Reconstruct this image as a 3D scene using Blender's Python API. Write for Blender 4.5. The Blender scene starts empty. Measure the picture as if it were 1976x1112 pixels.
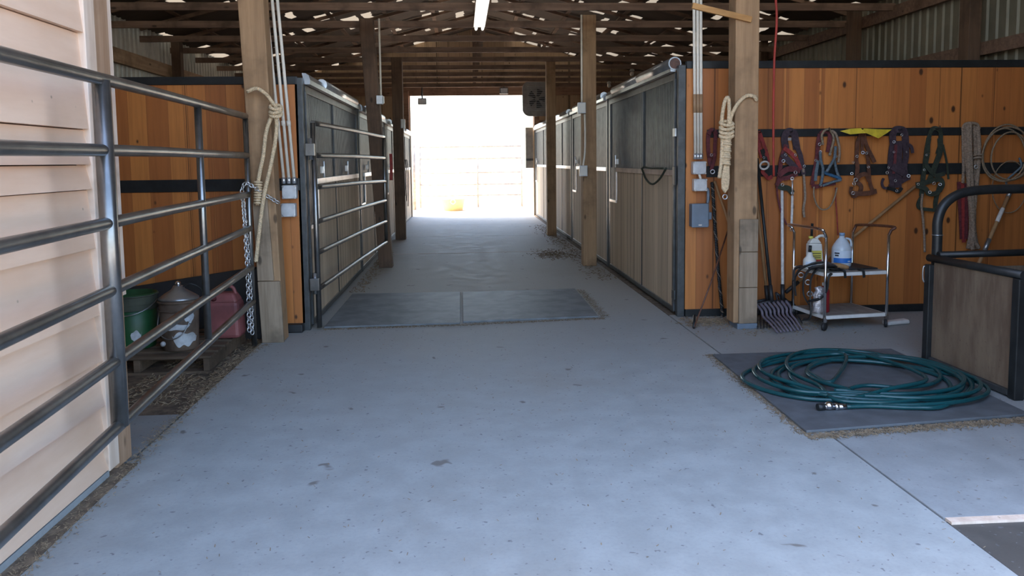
import bpy, math, random
from mathutils import Vector, Matrix
random.seed(7)
PI = math.pi
SC = bpy.context.scene
COL = SC.collection

# ------------------------------------------------------------------ camera
FOC, CX, CY, EYE = 1500.0, 988.0, 440.15, 1.5
CROT = Matrix.Rotation(-0.0640, 3, 'Z') @ Matrix.Rotation(PI / 2 - 0.0861, 3, 'X') @ Matrix.Rotation(-0.0118, 3, 'Z')
cd = bpy.data.cameras.new('camera')
cam = bpy.data.objects.new('camera', cd)
COL.objects.link(cam)
cam.matrix_world = Matrix.Translation((0, 0, EYE)) @ CROT.to_4x4()
cd.sensor_width = 36.0
cd.lens = FOC / 1976 * 36.0
cd.shift_y = -(556 - CY) / 1976
cd.clip_start, cd.clip_end = 0.05, 400
SC.camera = cam

# ------------------------------------------------------------------ sky, sun, exposure
w = bpy.data.worlds.new('sky')
SC.world = w
w.use_nodes = True
wn = w.node_tree
bg = wn.nodes['Background']
sky = wn.nodes.new('ShaderNodeTexSky')
sky.sky_type = 'NISHITA'
sky.sun_disc = False
sky.sun_elevation = math.radians(62)
sky.sun_rotation = math.radians(-60)
sky.air_density, sky.dust_density, sky.ozone_density = 1.0, 2.5, 1.0
wn.links.new(sky.outputs[0], bg.inputs[0])
bg.inputs[1].default_value = 0.85
sd = bpy.data.lights.new('sun', 'SUN')
sd.energy = 7.5
sd.angle = math.radians(0.6)
sd.color = (1.0, 0.93, 0.82)
sun = bpy.data.objects.new('sun', sd)
COL.objects.link(sun)
# the sun stands beyond the far end of the barn, a little to the left
_el, _az = math.radians(62), math.radians(-60)
_d = Vector((math.sin(_az) * math.cos(_el), math.cos(_az) * math.cos(_el), math.sin(_el)))
sun.rotation_euler = _d.to_track_quat('Z', 'Y').to_euler()
sun.location = _d * 30
SC.view_settings.view_transform = 'Standard'
SC.view_settings.look = 'None'
SC.view_settings.gamma = 1.0
SC.view_settings.use_curve_mapping = False
SC.view_settings.exposure = 0.50


def ray(px, py):
    return CROT @ Vector(((px - CX) / FOC, -(py - CY) / FOC, -1.0))


def atY(px, py, Y):
    d = ray(px, py)
    t = Y / d.y
    return Vector((d.x * t, Y, EYE + d.z * t))


def atX(px, py, X):
    d = ray(px, py)
    t = X / d.x
    return Vector((X, d.y * t, EYE + d.z * t))


def atZ(px, py, Z=0.0):
    d = ray(px, py)
    t = (Z - EYE) / d.z
    return Vector((d.x * t, d.y * t, Z))


# ------------------------------------------------------------------ node materials
class N:
    def __init__(s, name):
        s.m = bpy.data.materials.new(name)
        s.m.use_nodes = True
        s.t = s.m.node_tree
        s.b = s.t.nodes['Principled BSDF']
        s.out = s.t.nodes['Material Output']

    def n(s, typ, **kw):
        x = s.t.nodes.new(typ)
        for k, v in kw.items():
            setattr(x, k, v)
        return x

    def l(s, a, b):
        s.t.links.new(a, b)

    def put(s, sock, v):
        if hasattr(v, 'is_output'):
            s.l(v, sock)
        else:
            sock.default_value = v

    def math(s, op, a, b=0.0, c=0.0):
        x = s.n('ShaderNodeMath', operation=op)
        s.put(x.inputs[0], a)
        s.put(x.inputs[1], b)
        s.put(x.inputs[2], c)
        return x.outputs[0]

    def mix(s, f, a, b):
        x = s.n('ShaderNodeMix', data_type='RGBA')
        s.put(x.inputs['Factor'], f)
        s.put(x.inputs[6], a if hasattr(a, 'is_output') else (*a, 1))
        s.put(x.inputs[7], b if hasattr(b, 'is_output') else (*b, 1))
        return x.outputs[2]

    def ramp(s, v, lo, hi):
        x = s.n('ShaderNodeMapRange', interpolation_type='SMOOTHSTEP')
        s.put(x.inputs[0], v)
        x.inputs[1].default_value, x.inputs[2].default_value = lo, hi
        return x.outputs[0]

    def co(s):
        return s.n('ShaderNodeTexCoord').outputs['Object']

    def scaled(s, v, k):
        x = s.n('ShaderNodeMapping')
        s.l(v, x.inputs[0])
        x.inputs['Scale'].default_value = k
        return x.outputs[0]

    def noise(s, v, scale, detail=4, rough=.6):
        x = s.n('ShaderNodeTexNoise')
        if v is not None:
            s.l(v, x.inputs['Vector'])
        x.inputs['Scale'].default_value = scale
        x.inputs['Detail'].default_value = detail
        x.inputs['Roughness'].default_value = rough
        return x.outputs['Fac']

    def bump(s, h, strength=.3, dist=.01):
        x = s.n('ShaderNodeBump')
        x.inputs['Strength'].default_value = strength
        x.inputs['Distance'].default_value = dist
        s.l(h, x.inputs['Height'])
        s.l(x.outputs[0], s.b.inputs['Normal'])

    def fin(s, col=None, rough=None, metal=None):
        if col is not None:
            s.put(s.b.inputs['Base Color'], col if hasattr(col, 'is_output') else (*col, 1))
        if rough is not None:
            s.put(s.b.inputs['Roughness'], rough)
        if metal is not None:
            s.put(s.b.inputs['Metallic'], metal)
        return s.m


def plain(name, c, rough=.55, metal=0.0, var=.25, scale=8.0, bump=0.0):
    k = N(name)
    v = k.noise(k.co(), scale, 5)
    c2 = tuple(x * (1 - var) for x in c)
    c1 = tuple(min(1, x * (1 + var * .6)) for x in c)
    if bump:
        k.bump(v, bump, .01)
    return k.fin(k.mix(k.ramp(v, .3, .7), c2, c1), rough, metal)


def timber(name, c, c2, axis=2, rough=.75, stain=.4):
    """sawn timber: fine grain drawn out along one axis, blotches of weathering"""
    k = N(name)
    co = k.co()
    sc = [22, 22, 22]
    sc[axis] = 1.3
    g = k.noise(k.scaled(co, sc), 1.0, 5, .65)
    bl = k.noise(co, 2.6, 4, .6)
    col = k.mix(k.ramp(g, .32, .68), c2, c)
    dirty = k.mix(k.ramp(bl, .45, .75), col, tuple(x * (1 - stain) for x in c2))
    vo = k.n('ShaderNodeTexVoronoi')
    ks = [5, 5, 5]
    ks[axis] = 2.2
    k.l(k.scaled(co, ks), vo.inputs['Vector'])
    vo.inputs['Scale'].default_value = 1.0
    kn = k.ramp(vo.outputs['Distance'], .05, .12)
    col = k.mix(kn, tuple(x * .4 for x in c2), dirty)
    k.bump(g, .25, .004)
    return k.fin(col, rough)


def planks(name, axis, width, c1, c2, rough=.6, knots=True, gap=.012, knot_col=(.06, .022, .008), grain=2, grainamt=.35, along=1.2):
    """a wall of boards side by side along one axis"""
    k = N(name)
    co = k.co()
    sp = k.n('ShaderNodeSeparateXYZ')
    k.l(co, sp.inputs[0])
    a = k.math('DIVIDE', sp.outputs[axis], width)
    # boards of unequal width
    wob = k.n('ShaderNodeTexNoise', noise_dimensions='1D')
    k.l(k.math('MULTIPLY', a, .9), wob.inputs['W'])
    wob.inputs['Detail'].default_value = 0
    a = k.math('ADD', a, k.math('MULTIPLY', k.math('SUBTRACT', wob.outputs['Fac'], .5), .6))
    i = k.math('FLOOR', a)
    f = k.math('FRACT', a)
    wn_ = k.n('ShaderNodeTexWhiteNoise', noise_dimensions='1D')
    k.l(i, wn_.inputs['W'])
    rnd = wn_.outputs['Value']
    sc = [26.0, 26.0, 26.0]
    sc[grain] = along
    off = k.n('ShaderNodeCombineXYZ')
    k.l(k.math('MULTIPLY', rnd, 37.0), off.inputs[0])
    k.l(k.math('MULTIPLY', rnd, 11.0), off.inputs[grain])
    vec = k.n('ShaderNodeVectorMath', operation='ADD')
    k.l(k.scaled(co, sc), vec.inputs[0])
    k.l(off.outputs[0], vec.inputs[1])
    g = k.noise(vec.outputs[0], 1.0, 5, .6)
    base = k.mix(rnd, c1, c2)
    col = k.mix(k.math('MULTIPLY', k.ramp(g, .4, .75), grainamt), base, tuple(x * .5 for x in c2))
    if knots:
        kv = k.n('ShaderNodeTexVoronoi')
        s2 = [7.0, 7.0, 7.0]
        s2[grain] = 4.2
        vec2 = k.n('ShaderNodeVectorMath', operation='ADD')
        k.l(k.scaled(co, s2), vec2.inputs[0])
        k.l(off.outputs[0], vec2.inputs[1])
        k.l(vec2.outputs[0], kv.inputs['Vector'])
        kv.inputs['Scale'].default_value = 1.0
        pick = k.n('ShaderNodeSeparateColor')
        k.l(kv.outputs['Color'], pick.inputs[0])
        small = k.math('MULTIPLY', k.math('SUBTRACT', pick.outputs[0], .33), .17)
        kn = k.ramp(k.math('SUBTRACT', kv.outputs['Distance'], small), -.02, .075)
        col = k.mix(kn, knot_col, col)
    e = k.math('LESS_THAN', f, gap / width)
    col = k.mix(k.math('MULTIPLY', e, .75), col, tuple(x * .18 for x in c2))
    h = k.math('SUBTRACT', k.math('MULTIPLY', g, .2), e)
    k.bump(h, .35, .006)
    return k.fin(col, rough)


def concrete(name, c, spots=True, dirt=(.20, .17, .13), dust_warmth=.6):
    k = N(name)
    co = k.co()
    big = k.noise(co, .55, 5, .6)
    mid = k.noise(co, 5.0, 6, .65)
    fine = k.noise(co, 60.0, 3, .6)
    col = k.mix(k.ramp(mid, .3, .72), tuple(x * .88 for x in c), tuple(x * 1.07 for x in c))
    col = k.mix(k.math('MULTIPLY', k.ramp(fine, .45, .8), .22), col, tuple(x * .6 for x in c))
    col = k.mix(k.math('MULTIPLY', k.ramp(big, .52, .72), .35), col, dirt)
    sy_ = k.n('ShaderNodeSeparateXYZ')
    k.l(co, sy_.inputs[0])
    track = k.math('MULTIPLY', k.ramp(k.math('ADD', sy_.outputs[1], k.math('MULTIPLY', big, 5.0)), 5.5, 12.0), dust_warmth)  # dust plus warm interior light painted into the colour, stronger deeper inside
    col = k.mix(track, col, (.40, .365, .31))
    if spots:
        for sc_, th, cc, keep in ((2.1, .045, (.13, .115, .10), .66), (9.0, .06, (.12, .12, .13), .74), (26.0, .11, (.17, .17, .18), .84)):
            vo = k.n('ShaderNodeTexVoronoi', voronoi_dimensions='2D')
            nz = k.n('ShaderNodeTexNoise')
            k.l(co, nz.inputs['Vector'])
            nz.inputs['Scale'].default_value = sc_ * 3
            ad = k.n('ShaderNodeVectorMath', operation='MULTIPLY_ADD')
            k.l(nz.outputs['Color'], ad.inputs[0])
            ad.inputs[1].default_value = (.5 / sc_,) * 3
            k.l(co, ad.inputs[2])
            k.l(ad.outputs[0], vo.inputs['Vector'])
            vo.inputs['Scale'].default_value = sc_
            pc = k.n('ShaderNodeSeparateColor')
            k.l(vo.outputs['Color'], pc.inputs[0])
            on = k.math('GREATER_THAN', pc.outputs[0], keep)
            d = k.math('MULTIPLY', k.math('SUBTRACT', 1.0, k.ramp(vo.outputs['Distance'], th * .5, th * 1.3)), on)
            col = k.mix(k.math('MULTIPLY', d, .75), col, cc)
    k.bump(k.math('ADD', k.math('MULTIPLY', mid, .5), k.math('MULTIPLY', fine, .3)), .12, .006)
    r = k.math('ADD', .55, k.math('MULTIPLY', k.ramp(mid, .3, .7), .2))
    k.b.inputs['Specular IOR Level'].default_value = .22
    return k.fin(col, r)


M = {}
M['concrete'] = concrete('painted_concrete', (.335, .36, .362))
M['concrete_side'] = concrete('side_concrete', (.29, .31, .318))
M['apron'] = concrete('rough_apron', (.095, .088, .08), dirt=(.075, .062, .05), dust_warmth=0.0)
M['dirt'] = plain('dirt', (.17, .125, .085), .95, var=.5, scale=14, bump=.8)
M['yard'] = plain('pale_yard_sand', (.68, .53, .38), .95, var=.15, scale=3, bump=.3)
M['pine'] = planks('orange_pine_boards', 0, .17, (.55, .205, .05), (.35, .11, .028), .5, gap=.005)
M['stall_wood'] = planks('weathered_stall_boards', 1, .19, (.66, .52, .365), (.52, .40, .275), .7, knots=False, gap=.014, grainamt=.45)
M['siding'] = None
M['tan_ply'] = planks('tan_upper_boards', 0, .30, (.62, .45, .29), (.50, .35, .215), .75, knots=True, grainamt=.3)
M['dark_timber'] = timber('dark_truss_timber', (.25, .155, .105), (.15, .09, .06), axis=0)
M['header_timber'] = timber('brown_header_timber', (.38, .22, .14), (.26, .145, .09), axis=0)
M['girt_timber'] = timber('pale_girt_timber', (.60, .41, .25), (.46, .30, .175), axis=1)
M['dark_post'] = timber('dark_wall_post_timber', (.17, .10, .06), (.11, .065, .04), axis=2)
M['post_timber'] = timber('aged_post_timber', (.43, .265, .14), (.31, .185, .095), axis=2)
M['grey_board'] = timber('greyed_board', (.36, .27, .185), (.24, .175, .115), axis=2, stain=.5)
M['lath'] = timber('bright_lath', (.55, .30, .11), (.42, .21, .07), axis=0, stain=.2)
M['handle_wood'] = timber('tool_handle_wood', (.42, .24, .11), (.30, .16, .07), axis=2, stain=.3)
M['pallet_wood'] = timber('grubby_pallet_wood', (.17, .115, .075), (.10, .068, .045), axis=0)
M['white_trim'] = timber('weathered_white_trim', (.74, .60, .49), (.62, .47, .36), axis=2, stain=.35)
M['tan_post'] = timber('tan_corner_timber', (.42, .27, .17), (.32, .19, .11), axis=2, stain=.3)
M['galv'] = plain('galvanised_tube', (.38, .40, .42), .34, .85, var=.25, scale=5)
M['gate'] = plain('dull_grey_gate_tube', (.25, .25, .245), .30, .9, var=.3, scale=4)
M['bright_metal'] = plain('bright_galvanised_metal', (.72, .73, .74), .3, .8, var=.15)
M['chrome'] = plain('chrome', (.75, .76, .78), .15, 1.0, var=.08)
M['steel_black'] = plain('black_painted_steel', (.022, .024, .025), .42, .2, var=.3)
M['steel_grey'] = plain('charcoal_stall_steel', (.075, .08, .082), .42, .35, var=.3)
M['bars'] = plain('charcoal_grille_bars', (.085, .093, .096), .42, .4, var=.3)
M['conduit'] = plain('white_painted_conduit', (.82, .76, .65), .6, 0, var=.1)
M['conduit_tan'] = plain('tan_stained_conduit', (.36, .22, .12), .5, 0, var=.2)
M['box_metal'] = plain('pale_steel_box', (.62, .64, .66), .42, .35, var=.12, scale=20)
M['box_blue'] = plain('blue_grey_steel_box', (.16, .20, .25), .5, .2, var=.12)
M['rope'] = plain('cream_rope', (.68, .52, .33), .9, 0, var=.25, scale=60)
M['rope_grey'] = plain('grey_brown_rope', (.27, .20, .145), .9, 0, var=.35, scale=60)
M['rope_tan'] = plain('tan_lariat_rope', (.25, .185, .12), .85, 0, var=.3, scale=60)
M['rubber'] = plain('grey_rubber_mat', (.105, .118, .13), .62, 0, var=.22, scale=7, bump=.2)
M['rubber_pale'] = plain('dusty_rubber_mat', (.16, .175, .185), .55, 0, var=.30, scale=5, bump=.2)
M['black_rubber'] = plain('black_rubber', (.018, .018, .019), .6, 0, var=.3)
M['hose'] = plain('teal_hose', (.007, .062, .070), .26, 0, var=.15)
M['red_strap'] = plain('red_nylon', (.26, .028, .024), .75, 0, var=.3, scale=40)
M['maroon_strap'] = plain('maroon_nylon', (.12, .022, .026), .75, 0, var=.4, scale=40)
M['purple_strap'] = plain('dark_purple_nylon', (.045, .026, .036), .75, 0, var=.4, scale=40)
M['brown_strap'] = plain('brown_leather', (.115, .045, .025), .5, 0, var=.4, scale=30)
M['green_strap'] = plain('dark_green_nylon', (.028, .036, .022), .8, 0, var=.4, scale=40)
M['blue_rope'] = plain('grey_blue_rope', (.11, .145, .17), .85, 0, var=.3, scale=60)
M['blue_bright'] = plain('blue_nylon', (.03, .11, .21), .8, 0, var=.3, scale=40)
M['white_nylon'] = plain('white_nylon', (.66, .63, .60), .7, 0, var=.15, scale=40)
M['yellow'] = plain('yellow_cloth', (.62, .47, .03), .7, 0, var=.2, scale=20)
M['red_cord'] = plain('red_cord', (.42, .045, .03), .6, 0, var=.2)
M['white_enamel'] = plain('white_enamel', (.74, .73, .70), .35, 0, var=.12)
M['shelf_top'] = plain('scuffed_shelf_top', (.24, .225, .20), .5, 0, var=.3, scale=12)
M['white_plastic'] = plain('white_plastic', (.72, .71, .66), .35, 0, var=.06)
M['yellow_label'] = plain('yellow_label', (.66, .58, .12), .5, 0, var=.1)
M['red_label'] = plain('red_label', (.40, .05, .03), .5, 0, var=.15)
M['label_white'] = plain('pale_blue_label', (.58, .66, .76), .5, 0, var=.06)
M['label_blue'] = plain('blue_label', (.02, .16, .55), .5, 0, var=.1)
M['cap_blue'] = plain('grey_blue_cap', (.20, .30, .45), .4, 0, var=.1)
M['ink'] = plain('label_ink', (.02, .022, .03), .6, 0, var=.1)
M['clear_jug'] = plain('milky_clear_plastic', (.52, .58, .64), .22, 0, var=.08)
M['silver_bag'] = plain('crumpled_silver_film', (.62, .58, .58), .2, .5, var=.3, scale=30, bump=1.0)
M['red_bottle'] = plain('red_plastic', (.30, .02, .025), .35, 0, var=.2)
M['plywood'] = None
M['fork_tine'] = plain('purple_grey_fork_plastic', (.17, .145, .175), .5, 0, var=.2)
M['fork_black'] = plain('black_fork_plastic', (.02, .02, .022), .5, 0, var=.2)
M['green_plastic'] = plain('green_bucket_plastic', (.016, .085, .03), .45, 0, var=.3, scale=4)
M['green_dirty'] = plain('dusty_bucket_rim', (.055, .065, .045), .7, 0, var=.3, scale=6)
M['brown_pail'] = plain('brown_stained_pail', (.13, .09, .065), .7, 0, var=.4, scale=8)
M['white_dirty'] = plain('dirty_white_pail', (.50, .53, .56), .5, 0, var=.35, scale=10)
M['gas_red'] = plain('faded_red_plastic', (.24, .075, .075), .55, 0, var=.25, scale=6)
M['straw'] = plain('straw', (.27, .20, .125), .9, 0, var=.5, scale=30)
M['chaff'] = plain('brown_chaff', (.22, .165, .105), .95, 0, var=.5, scale=30)
M['tub'] = plain('yellow_tub_plastic', (.85, .68, .34), .5, 0, var=.1)
M['corral'] = plain('dusty_corral_pipe', (.42, .38, .33), .6, .3, var=.3)
M['fan'] = plain('grey_fan_housing', (.32, .31, .29), .5, 0, var=.2)
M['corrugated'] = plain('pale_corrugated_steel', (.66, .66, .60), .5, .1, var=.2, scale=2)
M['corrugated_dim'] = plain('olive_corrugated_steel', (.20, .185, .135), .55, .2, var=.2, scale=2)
M['white_roof'] = plain('white_light_housing', (.8, .8, .78), .4, 0, var=.05)


def siding_mat():
    k = N('pale_lap_siding')
    co = k.co()
    g = k.noise(k.scaled(co, (20, 1.2, 9)), 1.0, 5, .6)
    b = k.noise(co, 1.7, 4, .6)
    col = k.mix(k.ramp(g, .3, .75), (.71, .485, .345), (.79, .57, .425))
    col = k.mix(k.math('MULTIPLY', k.ramp(b, .45, .75), .45), col, (.64, .40, .25))
    sp = k.n('ShaderNodeTexVoronoi')
    k.l(co, sp.inputs['Vector'])
    sp.inputs['Scale'].default_value = 6
    col = k.mix(k.ramp(sp.outputs['Distance'], .03, .07), (.35, .24, .16), col)
    k.bump(g, .2, .003)
    return k.fin(col, .65)


def ply_mat():
    k = N('worn_plywood')
    co = k.co()
    g = k.noise(k.scaled(co, (14, 14, 2.0)), 1.0, 6, .65)
    b = k.noise(k.scaled(co, (5, 5, 1.2)), 1.0, 4, .6)
    s = k.noise(co, 40, 4, .7)
    col = k.mix(k.ramp(b, .35, .65), (.105, .068, .044), (.19, .14, .094))
    col = k.mix(k.math('MULTIPLY', k.ramp(g, .5, .75), .6), col, (.24, .185, .125))
    col = k.mix(k.math('MULTIPLY', k.ramp(s, .58, .7), .7), col, (.10, .065, .045))
    k.bump(s, .4, .004)
    return k.fin(col, .8)


M['siding'] = siding_mat()
M['plywood'] = ply_mat()


def roof_mat():
    """dark sheathing with many small torn gaps filled by thin film that lets daylight through"""
    k = N('torn_roof_lining')
    co = k.co()
    sp = k.n('ShaderNodeSeparateXYZ')
    k.l(co, sp.inputs[0])
    nz = k.noise(co, 3.0, 2, .5)
    u = k.math('ADD', k.math('DIVIDE', sp.outputs[0], .38), k.math('MULTIPLY', nz, .35))
    v = k.math('ADD', k.math('DIVIDE', sp.outputs[1], .85), k.math('MULTIPLY', nz, .25))
    cell = k.n('ShaderNodeCombineXYZ')
    k.l(k.math('FLOOR', u), cell.inputs[0])
    k.l(k.math('FLOOR', v), cell.inputs[1])
    wn2 = k.n('ShaderNodeTexWhiteNoise', noise_dimensions='2D')
    k.l(cell.outputs[0], wn2.inputs['Vector'])
    on = k.math('GREATER_THAN', wn2.outputs['Value'], ROOF_T)
    fu, fv = k.math('FRACT', u), k.math('FRACT', v)
    sc2 = k.n('ShaderNodeSeparateColor')
    k.l(wn2.outputs['Color'], sc2.inputs[0])
    a = k.math('LESS_THAN', fu, k.math('ADD', .25, k.math('MULTIPLY', sc2.outputs[1], .7)))
    b = k.math('LESS_THAN', fv, k.math('ADD', .3, k.math('MULTIPLY', sc2.outputs[2], .5)))
    mask = k.math('MULTIPLY', on, k.math('MULTIPLY', a, b))
    g = k.noise(k.scaled(co, (2, 20, 2)), 1.0, 4)
    k.fin(k.mix(g, (.06, .046, .037), (.13, .095, .072)), .85)
    tr = k.n('ShaderNodeBsdfTranslucent')
    tr.inputs['Color'].default_value = (.085, .07, .05, 1)
    mx = k.n('ShaderNodeMixShader')
    k.l(mask, mx.inputs[0])
    k.l(k.b.outputs[0], mx.inputs[1])
    k.l(tr.outputs[0], mx.inputs[2])
    k.l(mx.outputs[0], k.out.inputs['Surface'])
    return k.m


ROOF_T = .54
M['roof'] = roof_mat()


def emit(name, c, s):
    k = N(name)
    k.b.inputs['Emission Color'].default_value = (*c, 1)
    k.b.inputs['Emission Strength'].default_value = s
    return k.fin(c, .4)


M['tube_lit'] = emit('lit_fluorescent_tube', (1.0, .97, .9), 2.6)


# ------------------------------------------------------------------ mesh building
def crom(pts, n=8, closed=False):
    pts = [Vector(p) for p in pts]
    if len(pts) < 3 and not closed:
        return pts
    out = []
    m = len(pts)
    rng = m if closed else m - 1
    for i in range(rng):
        p1, p2 = pts[i], pts[(i + 1) % m]
        p0 = pts[i - 1] if (i > 0 or closed) else p1 * 2 - p2
        p3 = pts[(i + 2) % m] if (i + 2 < m or closed) else p2 * 2 - p1
        for j in range(n):
            t = j / n
            out.append(.5 * ((2 * p1) + (p2 - p0) * t + (2 * p0 - 5 * p1 + 4 * p2 - p3) * t * t + (3 * p1 - p0 - 3 * p2 + p3) * t ** 3))
    if not closed:
        out.append(pts[-1])
    return out


class MB:
    def __init__(s):
        s.V, s.F, s.S = [], [], []

    def add(s, vs, fs, smooth=False):
        o = len(s.V)
        s.V += [tuple(v) for v in vs]
        s.F += [tuple(i + o for i in f) for f in fs]
        s.S += [smooth] * len(fs)
        return s

    def box(s, a, b):
        x0, x1 = sorted((a[0], b[0])); y0, y1 = sorted((a[1], b[1])); z0, z1 = sorted((a[2], b[2]))
        vs = [(x0, y0, z0), (x1, y0, z0), (x1, y1, z0), (x0, y1, z0), (x0, y0, z1), (x1, y0, z1), (x1, y1, z1), (x0, y1, z1)]
        return s.add(vs, [(3, 2, 1, 0), (4, 5, 6, 7), (0, 1, 5, 4), (1, 2, 6, 5), (2, 3, 7, 6), (3, 0, 4, 7)])

    def hexa(s, bot, top):
        """eight corners: four below, four above, each counter-clockwise"""
        return s.add(list(bot) + list(top), [(3, 2, 1, 0), (4, 5, 6, 7), (0, 1, 5, 4), (1, 2, 6, 5), (2, 3, 7, 6), (3, 0, 4, 7)])

    def bar(s, p, q, wd, ht, up=(0, 0, 1)):
        p, q, up = Vector(p), Vector(q), Vector(up)
        d = (q - p).normalized()
        r = d.cross(up)
        if r.length < 1e-4:
            r = d.cross(Vector((1, 0, 0)))
        r.normalize()
        u = r.cross(d)
        r, u = r * wd / 2, u * ht / 2
        vs = [p - r - u, p + r - u, p + r + u, p - r + u, q - r - u, q + r - u, q + r + u, q - r + u]
        return s.add(vs, [(0, 1, 2, 3), (7, 6, 5, 4), (4, 5, 1, 0), (5, 6, 2, 1), (6, 7, 3, 2), (7, 4, 0, 3)])

    def sweep(s, pts, prof, closed=False, up=None, smooth=True, caps=True, scale=None):
        """prof: list of (a,b) in the frame; up fixes the frame if given"""
        pts = [Vector(p) for p in pts]
        n, m = len(pts), len(prof)
        ref = None
        vs = []
        for i, p in enumerate(pts):
            a = pts[i - 1] if (i > 0 or closed) else p
            b = pts[(i + 1) % n] if (i < n - 1 or closed) else p
            d = (b - a)
            if d.length < 1e-9:
                d = Vector((0, 0, 1))
            d.normalize()
            if up is not None:
                r = d.cross(Vector(up))
                if r.length < 1e-3:
                    r = ref if ref is not None else d.orthogonal()
                r = r - d * r.dot(d)
            else:
                if ref is None:
                    r = d.orthogonal()
                else:
                    r = ref - d * ref.dot(d)
                    if r.length < 1e-6:
                        r = d.orthogonal()
            r.normalize()
            ref = r
            u = r.cross(d)
            k = scale(i / max(1, n - 1)) if scale else 1.0
            for (x, y) in prof:
                vs.append(p + r * x * k + u * y * k)
        fs = []
        for i in range(n if closed else n - 1):
            for j in range(m):
                a0, a1 = i * m + j, i * m + (j + 1) % m
                b0, b1 = ((i + 1) % n) * m + j, ((i + 1) % n) * m + (j + 1) % m
                fs.append((a0, b0, b1, a1))
        s.add(vs, fs, smooth)
        if not closed and caps:
            o = len(s.V) - n * m
            s.F.append(tuple(o + j for j in range(m)))
            s.F.append(tuple(o + (n - 1) * m + j for j in reversed(range(m))))
            s.S += [False, False]
        return s

    def tube(s, pts, r, seg=10, closed=False, scale=None):
        prof = [(r * math.cos(2 * PI * j / seg), r * math.sin(2 * PI * j / seg)) for j in range(seg)]
        return s.sweep(pts, prof, closed, scale=scale)

    def strap(s, pts, wd, th, up):
        return s.sweep(pts, [(-th / 2, -wd / 2), (th / 2, -wd / 2), (th / 2, wd / 2), (-th / 2, wd / 2)], up=up, smooth=False)

    def lathe(s, prof, c, seg=24, sx=1.0, sy=1.0, rot=0.0):
        vs, fs = [], []
        m = len(prof)
        for i in range(seg):
            a = 2 * PI * i / seg
            for (r, z) in prof:
                x, y = r * math.cos(a) * sx, r * math.sin(a) * sy
                vs.append((c[0] + x * math.cos(rot) - y * math.sin(rot), c[1] + x * math.sin(rot) + y * math.cos(rot), c[2] + z))
        for i in range(seg):
            k = (i + 1) % seg
            for j in range(m - 1):
                fs.append((i * m + j, k * m + j, k * m + j + 1, i * m + j + 1))
        s.add(vs, fs, True)
        o = len(s.V) - seg * m
        if prof[0][0] > 1e-5:
            s.F.append(tuple(o + i * m for i in reversed(range(seg)))); s.S.append(False)
        if prof[-1][0] > 1e-5:
            s.F.append(tuple(o + i * m + m - 1 for i in range(seg))); s.S.append(False)
        return s

    def ring(s, c, R, r, nrm, seg=18, rs=6, sx=1.0):
        nrm = Vector(nrm).normalized()
        a = nrm.orthogonal().normalized()
        b = nrm.cross(a)
        pts = [Vector(c) + a * R * math.cos(2 * PI * i / seg) * sx + b * R * math.sin(2 * PI * i / seg) for i in range(seg)]
        return s.tube(pts, r, rs, True)

    def ball(s, c, r, seg=10, sz=1.0):
        return s.lathe([(r * math.sin(PI * i / seg) if 0 < i < seg else 0.0, -r * sz * math.cos(PI * i / seg)) for i in range(seg + 1)], c, seg * 2)

    def rope(s, pts, r, pitch=.045, step=.006):
        """three twisted strands laid along a path"""
        pts = [Vector(p) for p in pts]
        L = [0.0]
        for a, b in zip(pts, pts[1:]):
            L.append(L[-1] + (b - a).length)
        n = max(4, int(L[-1] / step))
        q, j = [], 0
        for i in range(n + 1):
            t = L[-1] * i / n
            while j < len(L) - 2 and L[j + 1] < t:
                j += 1
            f = (t - L[j]) / max(1e-9, L[j + 1] - L[j])
            q.append((pts[j].lerp(pts[j + 1], f), t))
        for k in range(3):
            ref, strand = None, []
            for i, (p, t) in enumerate(q):
                d = (q[min(n, i + 1)][0] - q[max(0, i - 1)][0]).normalized()
                rr = d.orthogonal() if ref is None else ref - d * ref.dot(d)
                rr.normalize(); ref = rr
                u = rr.cross(d)
                a = 2 * PI * (t / pitch + k / 3)
                strand.append(p + (rr * math.cos(a) + u * math.sin(a)) * r * .5)
            s.tube(strand, r * .58, 5)
        return s

    def build(s, name, mat, parent=None, bevel=0.0):
        off = Vector((0, 0, 0))
        q = parent
        while q is not None:
            off += q.location
            q = q.parent
        me = bpy.data.meshes.new(name)
        me.from_pydata([(v[0] - off.x, v[1] - off.y, v[2] - off.z) for v in s.V], [], s.F)
        me.polygons.foreach_set('use_smooth', s.S)
        me.update()
        me.materials.append(M[mat])
        o = bpy.data.objects.new(name, me)
        COL.objects.link(o)
        if parent is not None:
            o.parent = parent
        if bevel:
            b = o.modifiers.new('edges', 'BEVEL')
            b.width, b.segments, b.limit_method = bevel, 2, 'ANGLE'
        return o


def tag(o, label=None, cat=None, group=None, kind=None):
    if label: o['label'] = label
    if cat: o['category'] = cat
    if group: o['group'] = group
    if kind: o['kind'] = kind
    return o


def thing(name, label, cat, loc=(0, 0, 0), group=None):
    o = bpy.data.objects.new(name, None)
    o.empty_display_size = .1
    COL.objects.link(o)
    o.location = loc
    return tag(o, label, cat, group)


def struct(mb, name, mat, label=None, bevel=0.0, cat=None):
    o = mb.build(name, mat, None, bevel)
    return tag(o, label, cat, None, 'structure')


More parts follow.
